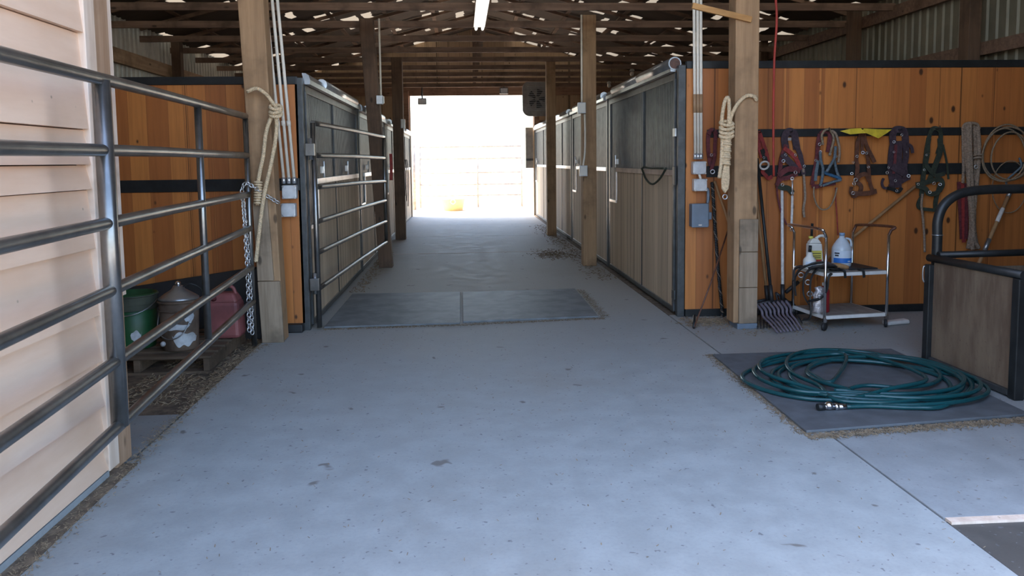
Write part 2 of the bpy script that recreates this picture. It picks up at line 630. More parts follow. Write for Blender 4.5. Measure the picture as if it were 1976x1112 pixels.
# ------------------------------------------------------------------ the ground and the floor slabs
MB_ = MB
XL, XR = -1.38, 2.03            # stall fronts
EL, ER = -5.0, 5.78             # outer walls
YE = 21.5                       # far end
struct(MB().box((-120, 21.62, -.25), (120, 160, -.06)), 'ground_yard', 'yard', 'pale sunlit sandy yard beyond the far opening', cat='ground')
struct(MB().box((-40, -45, -.30), (40, 21.6, -.13)), 'ground_beneath', 'yard', 'bare dirt ground around and under the barn', cat='ground')
fl = MB()
for a, b in ((-6.0, 12.74), (12.752, 15.6), (15.608, 18.5), (18.508, 21.6)):
    fl.box((-1.70, a, -.10), (1.965, b, 0))
struct(fl, 'floor', 'concrete', 'blue grey concrete aisle floor with stains and small specks', cat='floor', bevel=.004)
struct(MB().box((1.98, 3.0, -.10), (ER, 7.3, -.002)), 'floor_right', 'concrete_side', 'concrete slab right of the aisle joint', cat='floor', bevel=.004)
struct(MB().box((1.98, 7.3, -.10), (ER, 21.5, -.01)), 'floor_stall_right', 'dirt')
struct(MB().box((1.98, -6.0, -.12), (6.5, 2.985, -.012)), 'floor_apron', 'apron', 'darker rough apron at the lower right corner', cat='floor')
struct(MB().box((1.985, 2.955, -.1), (4.2, 2.998, -.001)), 'trim_1', 'white_trim')
struct(MB().box((EL, 4.73, -.10), (-1.715, 7.0, -.035)), 'floor_dirt_left', 'dirt', 'dirt floor of the corner behind the left gate', cat='floor')
struct(MB().box((EL, 7.0, -.10), (-1.42, 21.5, -.02)), 'floor_stall_left', 'dirt')
struct(MB().box((-3.6, 3.95, -.10), (-1.72, 4.72, -.008)), 'floor_left', 'concrete_side', 'small concrete slab behind the near gate rail', cat='floor')
struct(MB().hexa([(-3.4, -2, -.10), (-1.60, -2, -.10), (-1.60, 3.92, -.10), (-3.4, 3.92, -.10)], [(-3.4, -2, .004), (-1.60, -2, .004), (-1.655, 3.92, .004), (-3.4, 3.92, .004)]), 'floor_dirt_strip', 'dirt', 'narrow dirt strip at the foot of the siding', cat='floor')

struct(MB().box((-1.35, 12.735, -.01), (2.0, 12.757, .0015)), 'joint_lit_edge', 'white_trim', 'pale strip painted as the lit edge of the aisle floor joint', cat='joint')  # pale strip stands in for light caught on the joint edge
# ------------------------------------------------------------------ shell
zs = [0.035, .14, .35, .57, .79, 1.11, 1.387, 1.502, 1.665, 2.107, 2.40, 2.70, 3.0, 3.3, 3.6]
sd_ = MB()
for a, b in zip(zs, zs[1:]):
    a2 = a + .005
    sd_.hexa([(-1.79, .2, a2), (-1.722, .2, a2), (-1.722, 3.765, a2), (-1.79, 3.765, a2)], [(-1.79, .2, b), (-1.748, .2, b), (-1.748, 3.765, b), (-1.79, 3.765, b)])
sdo = struct(sd_, 'wall_siding', 'siding', 'pale pinkish lap siding wall at the left edge', cat='wall')
MB().box((-1.88, .2, .035), (-1.7905, 3.76, 3.6)).build('shadow_backing', 'brown_strap', sdo)  # dark brown behind the gaps stands in for the shadow under each lap
MB().box((-1.765, 3.755, .03), (-1.715, 3.86, 3.6)).build('corner_trim', 'white_trim', sdo, .004)
MB().box((-1.88, 3.862, .0), (-1.726, 4.03, 3.6)).build('corner_post', 'tan_post', sdo, .006)
MB().box((-1.765, 4.032, .84), (-1.73, 4.075, 3.6)).build('inner_trim', 'white_trim', sdo, .003)
struct(MB().box((-1.90, .2, -.1), (-1.722, 3.76, .034)), 'wall_footing_left', 'concrete_side')


def corrug(x, y0, y1, z0, z1, mat, name, label, sgn):
    mb = MB()
    ys, y = [], y0
    while y < y1:
        ys += [(y, 0), (y + .06, 0), (y + .075, .022), (y + .10, .022), (y + .115, 0)]
        y += .16
    ys = [p for p in ys if p[0] < y1] + [(y1, 0)]
    vs = []
    for (yy, d) in ys:
        vs += [(x - sgn * d, yy, z0), (x - sgn * d, yy, z1)]
    vs += [(x + sgn * .03, y1, z0), (x + sgn * .03, y1, z1), (x + sgn * .03, y0, z0), (x + sgn * .03, y0, z1)]
    n = len(vs) // 2
    fs = [(2 * i, 2 * ((i + 1) % n), 2 * ((i + 1) % n) + 1, 2 * i + 1) for i in range(n)]
    mb.add(vs, fs)
    struct(mb, name, mat, label, cat='wall')


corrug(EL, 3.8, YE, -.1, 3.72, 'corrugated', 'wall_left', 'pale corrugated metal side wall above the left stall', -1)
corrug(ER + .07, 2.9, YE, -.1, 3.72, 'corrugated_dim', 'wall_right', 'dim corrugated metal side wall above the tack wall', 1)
# far wall around the opening
RX, RZ, EZ = .38, 5.08, 3.66


def roofz(x):
    return RZ - (RZ - EZ) * abs(x - RX) / (5.42 if x > RX else 5.42)


wf = MB()
y0, y1 = YE, YE + .10
wf.box((EL, y0, -.1), (-1.36, y1, 3.30))
wf.box((2.0, y0, -.1), (ER, y1, 3.30))
wf.add([(EL, y0, 3.30), (ER, y0, 3.30), (ER, y0, roofz(ER)), (RX, y0, RZ), (EL, y0, roofz(EL)), (EL, y1, 3.30), (ER, y1, 3.30), (ER, y1, roofz(ER)), (RX, y1, RZ), (EL, y1, roofz(EL))],
       [(0, 1, 2, 3, 4), (9, 8, 7, 6, 5), (0, 5, 6, 1), (1, 6, 7, 2), (2, 7, 8, 3), (3, 8, 9, 4), (4, 9, 5, 0)])
struct(wf, 'wall_far', 'tan_ply', 'tan board end wall around the bright far opening', cat='wall')
hd = MB().box((EL + .1, YE - .07, 3.29), (ER - .1, YE - .004, 3.56))
struct(hd, 'trim_2', 'header_timber', 'brown timber header over the far opening', cat='trim')
struct(MB().box((EL + .1, YE - .06, 2.44), (-1.42, YE - .004, 2.60)).box((2.06, YE - .06, 2.44), (ER - .1, YE - .004, 2.60)), 'trim_3', 'header_timber')
# front walls outside the picture, left and right of the wide entrance and above it
struct(MB().box((EL, 3.80, -.1), (-1.90, 3.90, 3.7)).box((3.0, 2.90, -.1), (ER + .1, 3.0, 3.7)), 'wall_front', 'siding')
# roof
rf = MB()
for sx, xe in ((-1, EL - .3), (1, ER + .3)):
    ze = roofz(xe)
    rf.add([(RX, 2.6, RZ), (xe, 2.6, ze), (xe, YE + .6, ze), (RX, YE + .6, RZ)], [(0, 1, 2, 3)])
struct(rf, 'roof', 'roof', 'dark roof underside with many small torn light gaps', cat='roof')
# trusses
for i in range(10):
    yy = 8.85 + 1.287 * i
    if yy > YE - .3:
        break
    t = thing('roof_truss', 'dark timber truss number %d counted from the entrance' % (i + 1), 'truss', (RX, yy, 3.42), 'roof trusses')
    t['label'] = ['nearest dark roof truss, at the top edge of the picture', 'second nearest dark roof truss, above the far end of the tube light', 'third dark roof truss from the entrance', 'fourth dark roof truss from the entrance', 'fifth dark roof truss from the entrance', 'sixth dark roof truss from the entrance', 'seventh dark roof truss from the entrance', 'eighth dark roof truss from the entrance', 'ninth dark roof truss, next to the far wall', 'tenth dark roof truss'][i]
    t['kind'] = 'structure'
    MB().box((EL + .02, yy - .02, 3.42), (ER - .02, yy + .02, 3.515)).build('bottom_chord', 'dark_timber', t)
    for xe in (EL + .03, ER - .03):
        MB().bar((RX, yy, RZ - .055), (xe, yy, roofz(xe) - .055), .04, .06).build('rafter', 'dark_timber', t)
    MB().box((RX - .04, yy - .022, 3.516), (RX + .04, yy + .022, RZ - .17)).build('king_post', 'dark_timber', t)
# purlins under the sheet
pu = MB()
for j in range(1, 6):
    for sgn in (-1, 1):
        x = RX + sgn * j * .95
        pu.bar((x, 8.0, roofz(x) - .015), (x, YE - .02, roofz(x) - .015), .09, .02)
struct(pu, 'trim_4', 'dark_timber', 'thin dark purlins running under the roof sheet', cat='purlin')
# side wall girts and posts
struct(MB().box((EL + .03, 4.0, 2.98), (EL + .09, YE - .1, 3.19)), 'trim_5', 'girt_timber', 'pale timber girt high on the left side wall', cat='girt')
struct(MB().box((ER - .06, 3.1, 3.32), (ER, YE - .1, 3.48)), 'trim_6', 'dark_timber', 'timber beam high on the right side wall', cat='girt')
struct(MB().box((ER - .045, 3.1, 2.60), (ER, YE - .1, 2.74)), 'trim_7', 'dark_timber', 'lower timber girt on the right side wall', cat='girt')
for i, (yy, lb) in enumerate(((8.42, 'dark square post on the right side wall, near the picture corner'), (11.0, 'dark square post on the right side wall, under the sloping beam'), (14.4, 'dark square wall post farthest back behind the tack wall'))):
    tag(MB().box((ER - .20, yy - .09, -.01), (ER - .062, yy + .09, 3.66)).build('wall_post', 'dark_post', None, .005), lb, 'post', 'posts on the right side wall')
for i, (yy, lb) in enumerate(((13.9, 'dark post on the left side wall above the stall'),)):
    tag(MB().box((EL + .092, yy - .08, -.02), (EL + .24, yy + .08, 3.6)).build('wall_post', 'dark_post', None, .005), lb, 'post')

# ------------------------------------------------------------------ end walls of the stalls (pine boards)
YL, YR = 7.0, 7.2
wl = struct(MB().box((EL + .04, YL, .07), (-1.425, YL + .04, 2.19)), 'wall_stall_left', 'pine', 'orange knotty pine wall behind the left corner', cat='wall')
MB().box((EL + .04, YL - .012, 2.19), (-1.425, YL + .055, 2.26)).build('top_rail', 'steel_black', wl, .004)
MB().box((EL + .04, YL - .014, 1.262), (-1.43, YL - .001, 1.37)).build('middle_rail', 'steel_black', wl, .003)
MB().box((EL + .04, YL - .02, .0), (-1.43, YL + .05, .07)).build('bottom_rail', 'steel_black', wl, .003)
wr = struct(MB().box((2.105, YR, .07), (ER - .25, YR + .04, 2.335)), 'wall_stall_right', 'pine', 'orange knotty pine tack wall right of the aisle', cat='wall')
MB().box((2.105, YR - .012, 2.335), (ER - .25, YR + .055, 2.405)).build('top_rail', 'steel_black', wr, .004)
MB().box((2.30, YR - .016, 1.695), (ER - .25, YR - .001, 1.77)).build('upper_rail', 'steel_black', wr, .003)
MB().box((2.30, YR - .016, 1.325), (ER - .25, YR - .001, 1.43)).box((2.30, YR - .019, 1.375), (ER - .25, YR - .0155, 1.379)).build('middle_rail', 'steel_black', wr, .0)
MB().box((2.105, YR - .02, .0), (ER - .25, YR + .05, .07)).build('bottom_rail', 'steel_black', wr, .003)
YS = [7.2, 10.75, 14.32, 17.9, 21.42]
pt = MB()
for yy in YS[1:4]:
    pt.box((XR + .16, yy - .02, 0), (ER - .25, yy + .02, 2.2)).box((EL + .26, yy - .02, 0), (XL - .16, yy + .02, 2.1))
struct(pt, 'wall_partition', 'stall_wood')

# ------------------------------------------------------------------ stall fronts
RANK = ['nearest', 'second', 'third', 'farthest']


def stall(side, k):
    s = 1 if side == 'right' else -1
    x = XR if s > 0 else XL
    y0, y1 = YS[k], YS[k + 1]
    if s < 0 and k == 0:
        y0 = YL
    zt = 2.34 if s > 0 else 2.22
    lab = ['nearest stall front on the %s, beside the pine end wall', 'second stall front on the %s side of the aisle', 'third stall front on the %s side of the aisle', 'farthest stall front on the %s, next to the bright opening'][k] % side
    t = thing('stall_front', lab, 'stall', (x, y0, 0), 'stall fronts along the aisle')

    def B(ya, yb, za, zb, d0=0.0, d1=.05, mb=None):
        return (mb or MB()).box((x + s * d0, ya, za), (x + s * d1, yb, zb))
    # posts at the ends
    B(y0, y0 + .07, 0, zt + .03, 0, .07).build('corner_post', 'steel_grey', t, .006)
    if k == 0:
        B(y0 + .072, y0 + .10, .02, zt - .1, .012, .05).build('hinge_channel', 'steel_black', t)
        B(y0 + .10, y0 + .15, .03, zt - .08, -.012, .045).build('door_stile', 'steel_grey', t, .006)
    B(y1 - .16, y1 - .002, 0, zt, .01, .07).build('channel_post', 'steel_black', t, .004)
    ya, yb = y0 + (.15 if k == 0 else .08), y1 - .17
    if s > 0:
        n0, n1 = yb - .45, yb
    else:
        n0, n1 = ya, ya + .42
    ym = ya + (1.33 if s > 0 else 1.55)
    # bottom channel
    B(ya, yb, .015, .07, .0, .06).build('bottom_channel', 'steel_grey', t, .004)
    lp = MB()
    if s > 0:
        B(ya, n0, .07, 1.34, .008, .045, lp); B(n0, n1, .07, .93, .008, .045, lp)
    else:
        B(n1, yb, .07, 1.30, .008, .045, lp); B(n0, n1, .07, .90, .008, .045, lp)
    lp.build('lower_panel', 'stall_wood', t)
    zc = 1.34 if s > 0 else 1.30
    zn = .93 if s > 0 else .90
    a_, b_ = (ya, n0) if s > 0 else (n1, yb)
    B(a_, b_, zc, zc + .055, -.006, .055).build('cap_rail', 'bright_metal' if k or s < 0 else 'white_trim', t, .004)
    nt = MB()
    B(n0, n1, zn, zn + .035, -.006, .055, nt)
    if s > 0:
        B(n0 - .03, n0, zn + .035, zc, -.008, .055, nt)
    else:
        B(n1, n1 + .03, zn + .035, zc, -.008, .055, nt)
    nt.build('feed_notch_trim', 'bright_metal', t, .003)
    # seam between door and fixed panel
    B(ym - .012, ym + .012, .05, zc - .002, .0, .05).build('panel_seam', 'steel_black', t)
    # grille: bars in a steel frame
    g = MB()
    yy = ya + .03
    while yy < yb - .02:
        zb_ = zc + .055
        if n0 < yy < n1:
            zb_ = zn + .035
        g.box((x + s * .016, yy - .012, zb_), (x + s * .036, yy + .012, zt - .09))
        yy += .048
    g.build('grille', 'bars', t)
    fr = MB()
    B(ya, yb, zt - .09, zt - .02, .004, .05, fr)
    for yv in (ya + .022, ym - .03, ym + .03, yb - .022):
        B(yv - .018, yv + .018, zc + .055, zt - .09, .0, .05, fr)
    fr.build('grille_frame', 'steel_grey', t, .004)
    # sliding door track with its rounded cover
    tr = MB()
    pr = [(.0, 0), (-.05, 0), (-.052, .04), (-.04, .08), (-.015, .098), (.02, .10)]
    c0, c1 = (ya - .05, yb + .02)
    vs, m = [], len(pr)
    for yv in (c0, c1):
        for (dx, dz) in pr:
            vs.append((x + s * dx, yv, zt - .02 + dz))
    fs = [(j, j + 1, m + j + 1, m + j) for j in range(m - 1)] + [tuple(range(m)), tuple(range(2 * m - 1, m - 1, -1)), (m - 1, 0, m, 2 * m - 1)]
    tr.add(vs, fs)
    if s < 0:
        tr.F = [tuple(reversed(f)) for f in tr.F]
    tr.build('door_track', 'galv', t)
    ct = MB()
    q0, q1 = (ya + (1.34 if k == 0 else .1), n0 + .05) if s > 0 else (ya + .75, yb - .3)
    ct.sweep([(x - s * .012, q0, zt + .055), (x - s * .012, q1, zt + .055)], [(.055 * math.cos(a), .055 * math.sin(a)) for a in [2 * PI * i / 14 for i in range(14)]])
    if s > 0 and k == 0:
        c2_ = MB()
        qm = ya + 1.33
        c2_.sweep([(x - s * .012, ya - .06, zt + .055), (x - s * .012, qm, zt + .055)], [(.062 * math.cos(a), .062 * math.sin(a)) for a in [2 * PI * i / 14 for i in range(14)]])
        c2_.build('track_tube', 'galv', t)
        MB().tube([(x - s * .012, ya - .068, zt + .055), (x - s * .012, ya - .0605, zt + .055)], .05, 14).build('track_end_cap', 'brown_strap', t)
    ct.build('track_cover', 'bright_metal', t)
    # latch
    yl = n0 - .12 if s > 0 else ya + .62
    la = MB()
    la.box((x - s * .028, yl - .05, zc + .10), (x - s * .001, yl + .05, zc + .17))
    la.tube([(x - s * .03, yl + .02, zc + .06), (x - s * .03, yl + .02, zc + .22)], .012, 8)
    la.build('latch', 'bright_metal', t, .004)
    if s < 0 and k == 0:
        MB().box((x + .002, ya + 2.2, zc + .10), (x + .03, ya + 2.3, zc + .17)).tube([(x + .03, ya + 2.26, zc + .06), (x + .03, ya + 2.26, zc + .22)], .012, 8).build('latch', 'bright_metal', t, .004)
    if k == 0 and s > 0:
        for zz, hh, mt in ((.20, .045, 'steel_grey'), (1.34, .09, 'steel_black'), (1.75, .04, 'galv')):
            MB().box((x - .02, y0 + .05, zz - hh), (x - .0005, y0 + .13, zz + hh)).build('hinge', mt, t, .004)
    if k == 3:
        B(YE - .075, YE - .005, 0, zt + .02, 0, .07).build('end_post', 'steel_grey', t, .006)
    return t


for k in range(4):
    stall('right', k)
for k in range(4):
    stall('left', k)

# ------------------------------------------------------------------ aisle posts
lp = thing('wooden_post', 'big square wooden post left of the aisle, with looped rope hung on it', 'post', (-1.62, 6.66, 0), 'aisle posts')
MB().hexa([(-1.70, 6.58, 0), (-1.52, 6.58, 0), (-1.52, 6.76, 0), (-1.70, 6.76, 0)], [(-1.815, 6.58, 3.5), (-1.60, 6.58, 3.5), (-1.60, 6.76, 3.5), (-1.815, 6.76, 3.5)]).build('shaft', 'post_timber', lp, .008)
MB().hexa([(-1.695, 6.545, 0), (-1.515, 6.545, 0), (-1.515, 6.578, 0), (-1.695, 6.578, 0)], [(-1.712, 6.545, .52), (-1.532, 6.545, .52), (-1.532, 6.578, .52), (-1.712, 6.578, .52)]).hexa([(-1.712, 6.548, .525), (-1.58, 6.548, .525), (-1.58, 6.578, .525), (-1.712, 6.578, .525)], [(-1.73, 6.548, 1.18), (-1.61, 6.548, 1.22), (-1.61, 6.578, 1.22), (-1.73, 6.578, 1.18)]).build('facing_board', 'grey_board', lp, .004)
rp = thing('wooden_post', 'big square wooden post right of the aisle, with patched lower boards', 'post', (2.48, 6.7, 0), 'aisle posts')
MB().hexa([(2.37, 6.62, .05), (2.575, 6.62, .05), (2.575, 6.80, .05), (2.37, 6.80, .05)], [(2.355, 6.62, 3.5), (2.565, 6.62, 3.5), (2.565, 6.80, 3.5), (2.355, 6.80, 3.5)]).build('shaft', 'post_timber', rp, .008)
for za, zb in ((.05, .365), (.37, .68), (.685, .97)):
    MB().box((2.41, 6.595, za), (2.575, 6.618, zb)).build('facing_board', 'grey_board', rp, .004)
MB().box((2.40, 6.60, -.001), (2.58, 6.81, .048)).build('base_bracket', 'box_blue', rp, .003)
mids = []
for (xx, yy, wd, lb) in ((-1.10, 11.2, .19, 'brown square post in the aisle beyond the open left gate'), (-1.20, 15.25, .2, 'square post on the left near the bright opening'), (1.80, 10.95, .19, 'brown square post on the right with conduit and boxes on its side'), (1.79, 15.5, .18, 'square post on the right near the hanging fan')):
    p = thing('wooden_post', lb, 'post', (xx, yy, 0), 'aisle posts')
    dx = -.19 if (xx < 0 and yy < 12) else 0.0
    h_ = wd / 2
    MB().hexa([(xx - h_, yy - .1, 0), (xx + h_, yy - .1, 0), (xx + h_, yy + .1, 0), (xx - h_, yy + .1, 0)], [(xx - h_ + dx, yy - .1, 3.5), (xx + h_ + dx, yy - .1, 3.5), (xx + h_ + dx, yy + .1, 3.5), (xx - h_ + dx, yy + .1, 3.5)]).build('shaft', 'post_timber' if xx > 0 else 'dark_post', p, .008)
    mids.append(p)
# far wall posts flanking the opening
for xx, lb in ((-1.46, 'timber jamb post left of the far opening'), (2.08, 'timber jamb post right of the far opening')):
    tag(MB().box((xx - .07, YE - .16, 2.3), (xx + .07, YE - .075, 3.42)).build('jamb_post', 'header_timber', None, .005), lb, 'post')

# ------------------------------------------------------------------ tube gates
def gate(name, label, p0, p1, z0, z1, stiles, r, group=None):
    """p0 far/hinge end, p1 other end (x,y); z0,z1: rail heights at the two ends"""
    a, b = Vector((p0[0], p0[1], 0)), Vector((p1[0], p1[1], 0))
    t = thing(name, label, 'gate', (a.x, a.y, 0), group)
    for i, (q0, q1) in enumerate(zip(z0, z1)):
        A, B_ = a + Vector((0, 0, q0)), b + Vector((0, 0, q1))
        mid = (A + B_) / 2 + Vector((0, 0, .006))
        MB().tube(crom([A, A.lerp(mid, .5), mid, mid.lerp(B_, .5), B_], 5), r, 14).build('rail', 'gate', t)
    for (f, lo, rr) in stiles:
        p = a.lerp(b, f)
        zt = z0[0] * (1 - f) + z1[0] * f
        zb = z0[-1] * (1 - f) + z1[-1] * f
        MB().tube([p + Vector((0, 0, lo if lo is not None else zb)), p + Vector((0, 0, zt))], rr, 14).build('stile', 'gate', t)
    return t


RZ0 = (1.885, 1.57, 1.253, .976, .654, .372)
RZ1 = (1.84, 1.555, 1.255, .965, .665, .385)
g1 = gate('tube_gate', 'long grey six rail tube gate along the left, chained to the wooden post', (-1.735, 6.46), (-1.36, 1.75), RZ0, RZ1, [(0.0, .0, .022), (.32, None, .022), (.655, None, .036), (1.0, .0, .024)], .026, 'tube gates')
MB().box((-1.775, 6.43, .30), (-1.72, 6.49, .34)).build('latch_bracket', 'galv', g1)
g2 = gate('tube_gate', 'open grey six rail tube gate swung back against the left stalls', (-1.305, 7.03), (-1.03, 10.55), (1.855, 1.57, 1.287, .975, .698, .372), (1.84, 1.56, 1.25, .99, .71, .43), [(0.0, .02, .024), (1.0, .40, .024)], .024, 'tube gates')
for zz in (1.62, .42):
    MB().box((-1.365, 6.955, zz - .055), (-1.285, 6.998, zz + .055)).build('hinge', 'gate', g2, .004)
    MB().tube([(-1.325, 7.0, zz - .09), (-1.325, 7.0, zz + .10)], .018, 10).build('hinge_pin', 'galv', g2)


# ------------------------------------------------------------------ chain on the gate
def chain_mb(pts, L=.042, r=.0048):
    pts = crom(pts, 10)
    acc = [0]
    for a, b in zip(pts, pts[1:]):
        acc.append(acc[-1] + (b - a).length)
    mb = MB()
    n = int(acc[-1] / (L * .72))
    j = 0
    for i in range(n):
        t = acc[-1] * (i + .5) / n
        while j < len(acc) - 2 and acc[j + 1] < t:
            j += 1
        f = (t - acc[j]) / max(1e-9, acc[j + 1] - acc[j])
        p = pts[j].lerp(pts[j + 1], f)
        d = (pts[j + 1] - pts[j]).normalized()
        side = d.orthogonal().normalized()
        nrm = side if i % 2 else d.cross(side)
        o = nrm.cross(d)
        q = [p + d * (L / 2) * math.cos(2 * PI * k / 12) + o * L * .36 * math.sin(2 * PI * k / 12) for k in range(12)]
        mb.tube(q, r, 5, True)
    return mb


cy = 6.40
cpts = [atY(487, 645, cy), atY(483, 560, cy), atY(477, 470, cy), atY(470, 400, cy), atY(467, 368, cy), atY(474, 354, cy), atY(488, 360, cy + .02), atY(505, 372, 6.50), atY(538, 392, 6.57)]
tag(chain_mb(cpts).build('chain', 'bright_metal'), 'steel chain looped over the gate end and hooked to the post', 'chain')
tag(chain_mb([atY(481, 640, cy), atY(478, 540, cy), atY(473, 450, cy), atY(469, 374, cy)]).build('chain', 'bright_metal'), 'second strand of steel chain hanging straight down inside the gate end', 'chain')

# ------------------------------------------------------------------ looped ropes on the two posts
y_ = 6.50
r1 = thing('rope', 'cream rope looped in a long knot on the left post', 'rope', atY(530, 205, y_), 'ropes hung on posts')
M1 = MB()
M1.rope(crom([atY(477, 177, y_ - .005), atY(495, 171, y_ - .01), atY(512, 181, y_), atY(525, 197, y_), atY(535, 212, y_), atY(540, 226, y_)]), .016)
M1.rope(crom([atY(536, 216, y_), atY(524, 225, y_), atY(513, 258, y_), atY(508, 300, y_), atY(499, 345, y_), atY(500, 372, y_ - .01), atY(497, 395, y_)]), .017)
M1.rope(crom([atY(530, 214, y_), atY(534, 240, y_), atY(530, 280, y_), atY(521, 325, y_), atY(510, 375, y_ - .02), atY(502, 430, y_ - .02), atY(494, 505, y_ - .02)]), .017)
M1.build('strand', 'rope', r1)
kn = MB()
for dz, tilt in ((.0, .3), (.03, -.2), (-.03, .1)):
    c = atY(532, 214, y_) + Vector((0, 0, dz))
    kn.rope([c + Vector((.045 * math.cos(a), .03 * math.sin(a), .02 * math.sin(a + tilt))) for a in [2 * PI * i / 20 for i in range(21)]], .015)
kn.build('knot', 'rope', r1)
wp = MB()
for q in range(9):
    c = atY(498, 352 + q * 5.0, y_)
    wp.ring(c + Vector((0, 0, 0)), .028, .009, (0.05, .1, 1), 14, 6)
wp.build('whipped_end', 'rope', r1)

y_ = 6.595
r2 = thing('rope', 'cream rope tied in a long loop on the right post, frayed at its end', 'rope', atY(1405, 240, y_), 'ropes hung on posts')
M2 = MB()
M2.rope(crom([atY(1460, 194, y_ - .0), atY(1455, 186, y_ - .01), atY(1441, 185, y_), atY(1427, 196, y_), atY(1416, 213, y_), atY(1409, 232, y_), atY(1404, 262, y_)]), .017)
M2.rope(crom([atY(1388, 343, y_), atY(1392, 310, y_), atY(1394, 260, y_), atY(1393, 230, y_), atY(1398, 198, y_), atY(1404, 188, y_), atY(1407, 200, y_), atY(1406, 240, y_), atY(1403, 290, y_), atY(1402, 320, y_)]), .017)
M2.build('strand', 'rope', r2)
kn = MB()
for dz, tilt in ((.0, .3), (.035, -.2), (-.035, .1), (-.07, .2)):
    c = atY(1402, 246, y_) + Vector((0, 0, dz))
    kn.rope([c + Vector((.055 * math.cos(a), .032 * math.sin(a), .02 * math.sin(a + tilt))) for a in [2 * PI * i / 20 for i in range(21)]], .015)
for v in range(14):
    c = atY(1403 - v * .2, 262 + v * 4.2, y_)
    kn.ring(c, .03 + .004 * math.sin(v * 2.1), .012, (.15, .1, 1), 14, 6)
kn.build('knot', 'rope', r2)
fy = MB()
for q in range(7):
    dx = (q - 3) * 2.0
    fy.rope(crom([atY(1402 + dx * .6, 318, y_), atY(1400 + dx, 345, y_ - .01), atY(1399 + dx * .8, 372 - abs(dx) * 1.2, y_)]), .010)
fy.build('tassel', 'rope', r2)
MB().ring(atY(1399, 380, y_ - .004), .02, .005, (0, 1, 0)).build('snap', 'bright_metal', r2)

# ------------------------------------------------------------------ conduits and boxes
def jbox(name, label, c, wx, wz, dep, mat, parent=None, face=-1):
    """shallow steel box on a wall facing the camera, with cut-corner cover, screws"""
    t = thing(name, label, 'box', (c[0], c[1], c[2] - wz / 2), 'junction boxes')
    MB().box((c[0] - wx / 2, c[1] - dep, c[2] - wz / 2), (c[0] + wx / 2, c[1], c[2] + wz / 2)).build('case', mat, t, .008)
    x0, x1, z0, z1, k = c[0] - wx * .46, c[0] + wx * .46, c[2] - wz * .46, c[2] + wz * .46, wx * .2
    y1_, y0_ = c[1] - dep - .001, c[1] - dep - .007
    ps = [(x0 + k, z0), (x1 - k, z0), (x1, z0 + k), (x1, z1 - k), (x1 - k, z1), (x0 + k, z1), (x0, z1 - k), (x0, z0 + k)]
    vs = [(x, y0_, z) for x, z in ps] + [(x, y1_, z) for x, z in ps]
    MB().add(vs, [tuple(range(8)), tuple(range(15, 7, -1))] + [(i, 8 + i, 8 + (i + 1) % 8, (i + 1) % 8) for i in range(8)]).build('cover', mat, t)
    for sx in (-1, 1):
        for sz in (-1, 1):
            q = MB()
            cc = (c[0] + sx * wx * .42, c[1] - dep - .002, c[2] + sz * wz * .42)
            q.tube([cc, (cc[0], cc[1] - .008, cc[2])], .009, 8)
            q.build('screw', 'bright_metal', t)
    return t


def conduit3(xs, wallY, zt, zb, prefix, marks):
    for i, (xt, xb, lb) in enumerate(xs):
        t = thing('conduit', lb, 'conduit', (xb, wallY, zb), prefix)
        MB().tube([(xb, wallY, zb + .05), (xt, wallY, zt)], .0135, 10).build('pipe', 'conduit', t)
        MB().tube([(xb, wallY, zb), (xb, wallY, zb + .055)], .018, 10).build('connector', 'bright_metal', t)
        f = (marks[0] - zb) / (zt - zb)
        c = Vector((xb, wallY, zb)).lerp(Vector((xt, wallY, zt)), f)
        d = Vector((xt - xb, 0, zt - zb)).normalized()
        if marks[1]:
            MB().tube([c - d * marks[1] / 2, c + d * marks[1] / 2], .0155, 10).build('stained_sleeve', 'conduit_tan', t)
        else:
            MB().tube([c - d * .022, c + d * .022], .0185, 10).build('coupling', 'conduit', t)


conduit3([(-1.69, -1.557, 'leftmost of the three white conduits behind the left post'), (-1.632, -1.512, 'middle one of the three white conduits beside the left post'), (-1.588, -1.466, 'rightmost of the three white conduits beside the left post')], 6.945, 3.5, 1.325, 'three white conduits left of the aisle', (1.85, 0))
jbox('junction_box', 'upper square junction box left of the aisle, under the conduits', (-1.508, 6.99, 1.251), .125, .12, .075, 'box_metal')
jbox('junction_box', 'lower square junction box left of the aisle, nearest the chain', (-1.522, 6.99, 1.092), .125, .12, .075, 'box_metal')
conduit3([(2.145, 2.178, 'leftmost of the three white conduits on the right wall end'), (2.18, 2.207, 'middle one of the three white conduits on the right wall end'), (2.213, 2.235, 'rightmost of the three white conduits on the right wall end')], 7.155, 3.5, 1.495, 'three white conduits right of the aisle', (2.01, .17))
jbox('junction_box', 'upper square junction box right of the aisle, under the conduits', (2.213, 7.195, 1.415), .125, .12, .075, 'box_metal')
jbox('junction_box', 'middle square junction box right of the aisle, between pale and blue boxes', (2.222, 7.195, 1.255), .125, .115, .075, 'box_metal')
db = thing('disconnect_box', 'blue grey switch box on the pine wall below the junction boxes', 'box', (2.215, 7.195, .86))
MB().box((2.135, 7.10, .865), (2.30, 7.195, 1.08)).build('case', 'box_blue', db, .008)
MB().box((2.132, 7.088, .862), (2.288, 7.0985, 1.083)).build('door', 'box_blue', db, .004)
MB().box((2.302, 7.13, .93), (2.335, 7.17, 1.0)).build('lever', 'box_blue', db, .006)
MB().box((2.195, 7.082, .878), (2.225, 7.0875, .89)).build('hasp', 'bright_metal', db)
tag(MB().tube(crom([(2.29, 7.155, 1.225), (2.303, 7.15, 1.20), (2.303, 7.15, 1.12), (2.298, 7.15, 1.082)]), .014, 10).build('conduit', 'box_blue'), 'short grey conduit elbow between junction box and blue switch box', 'conduit')
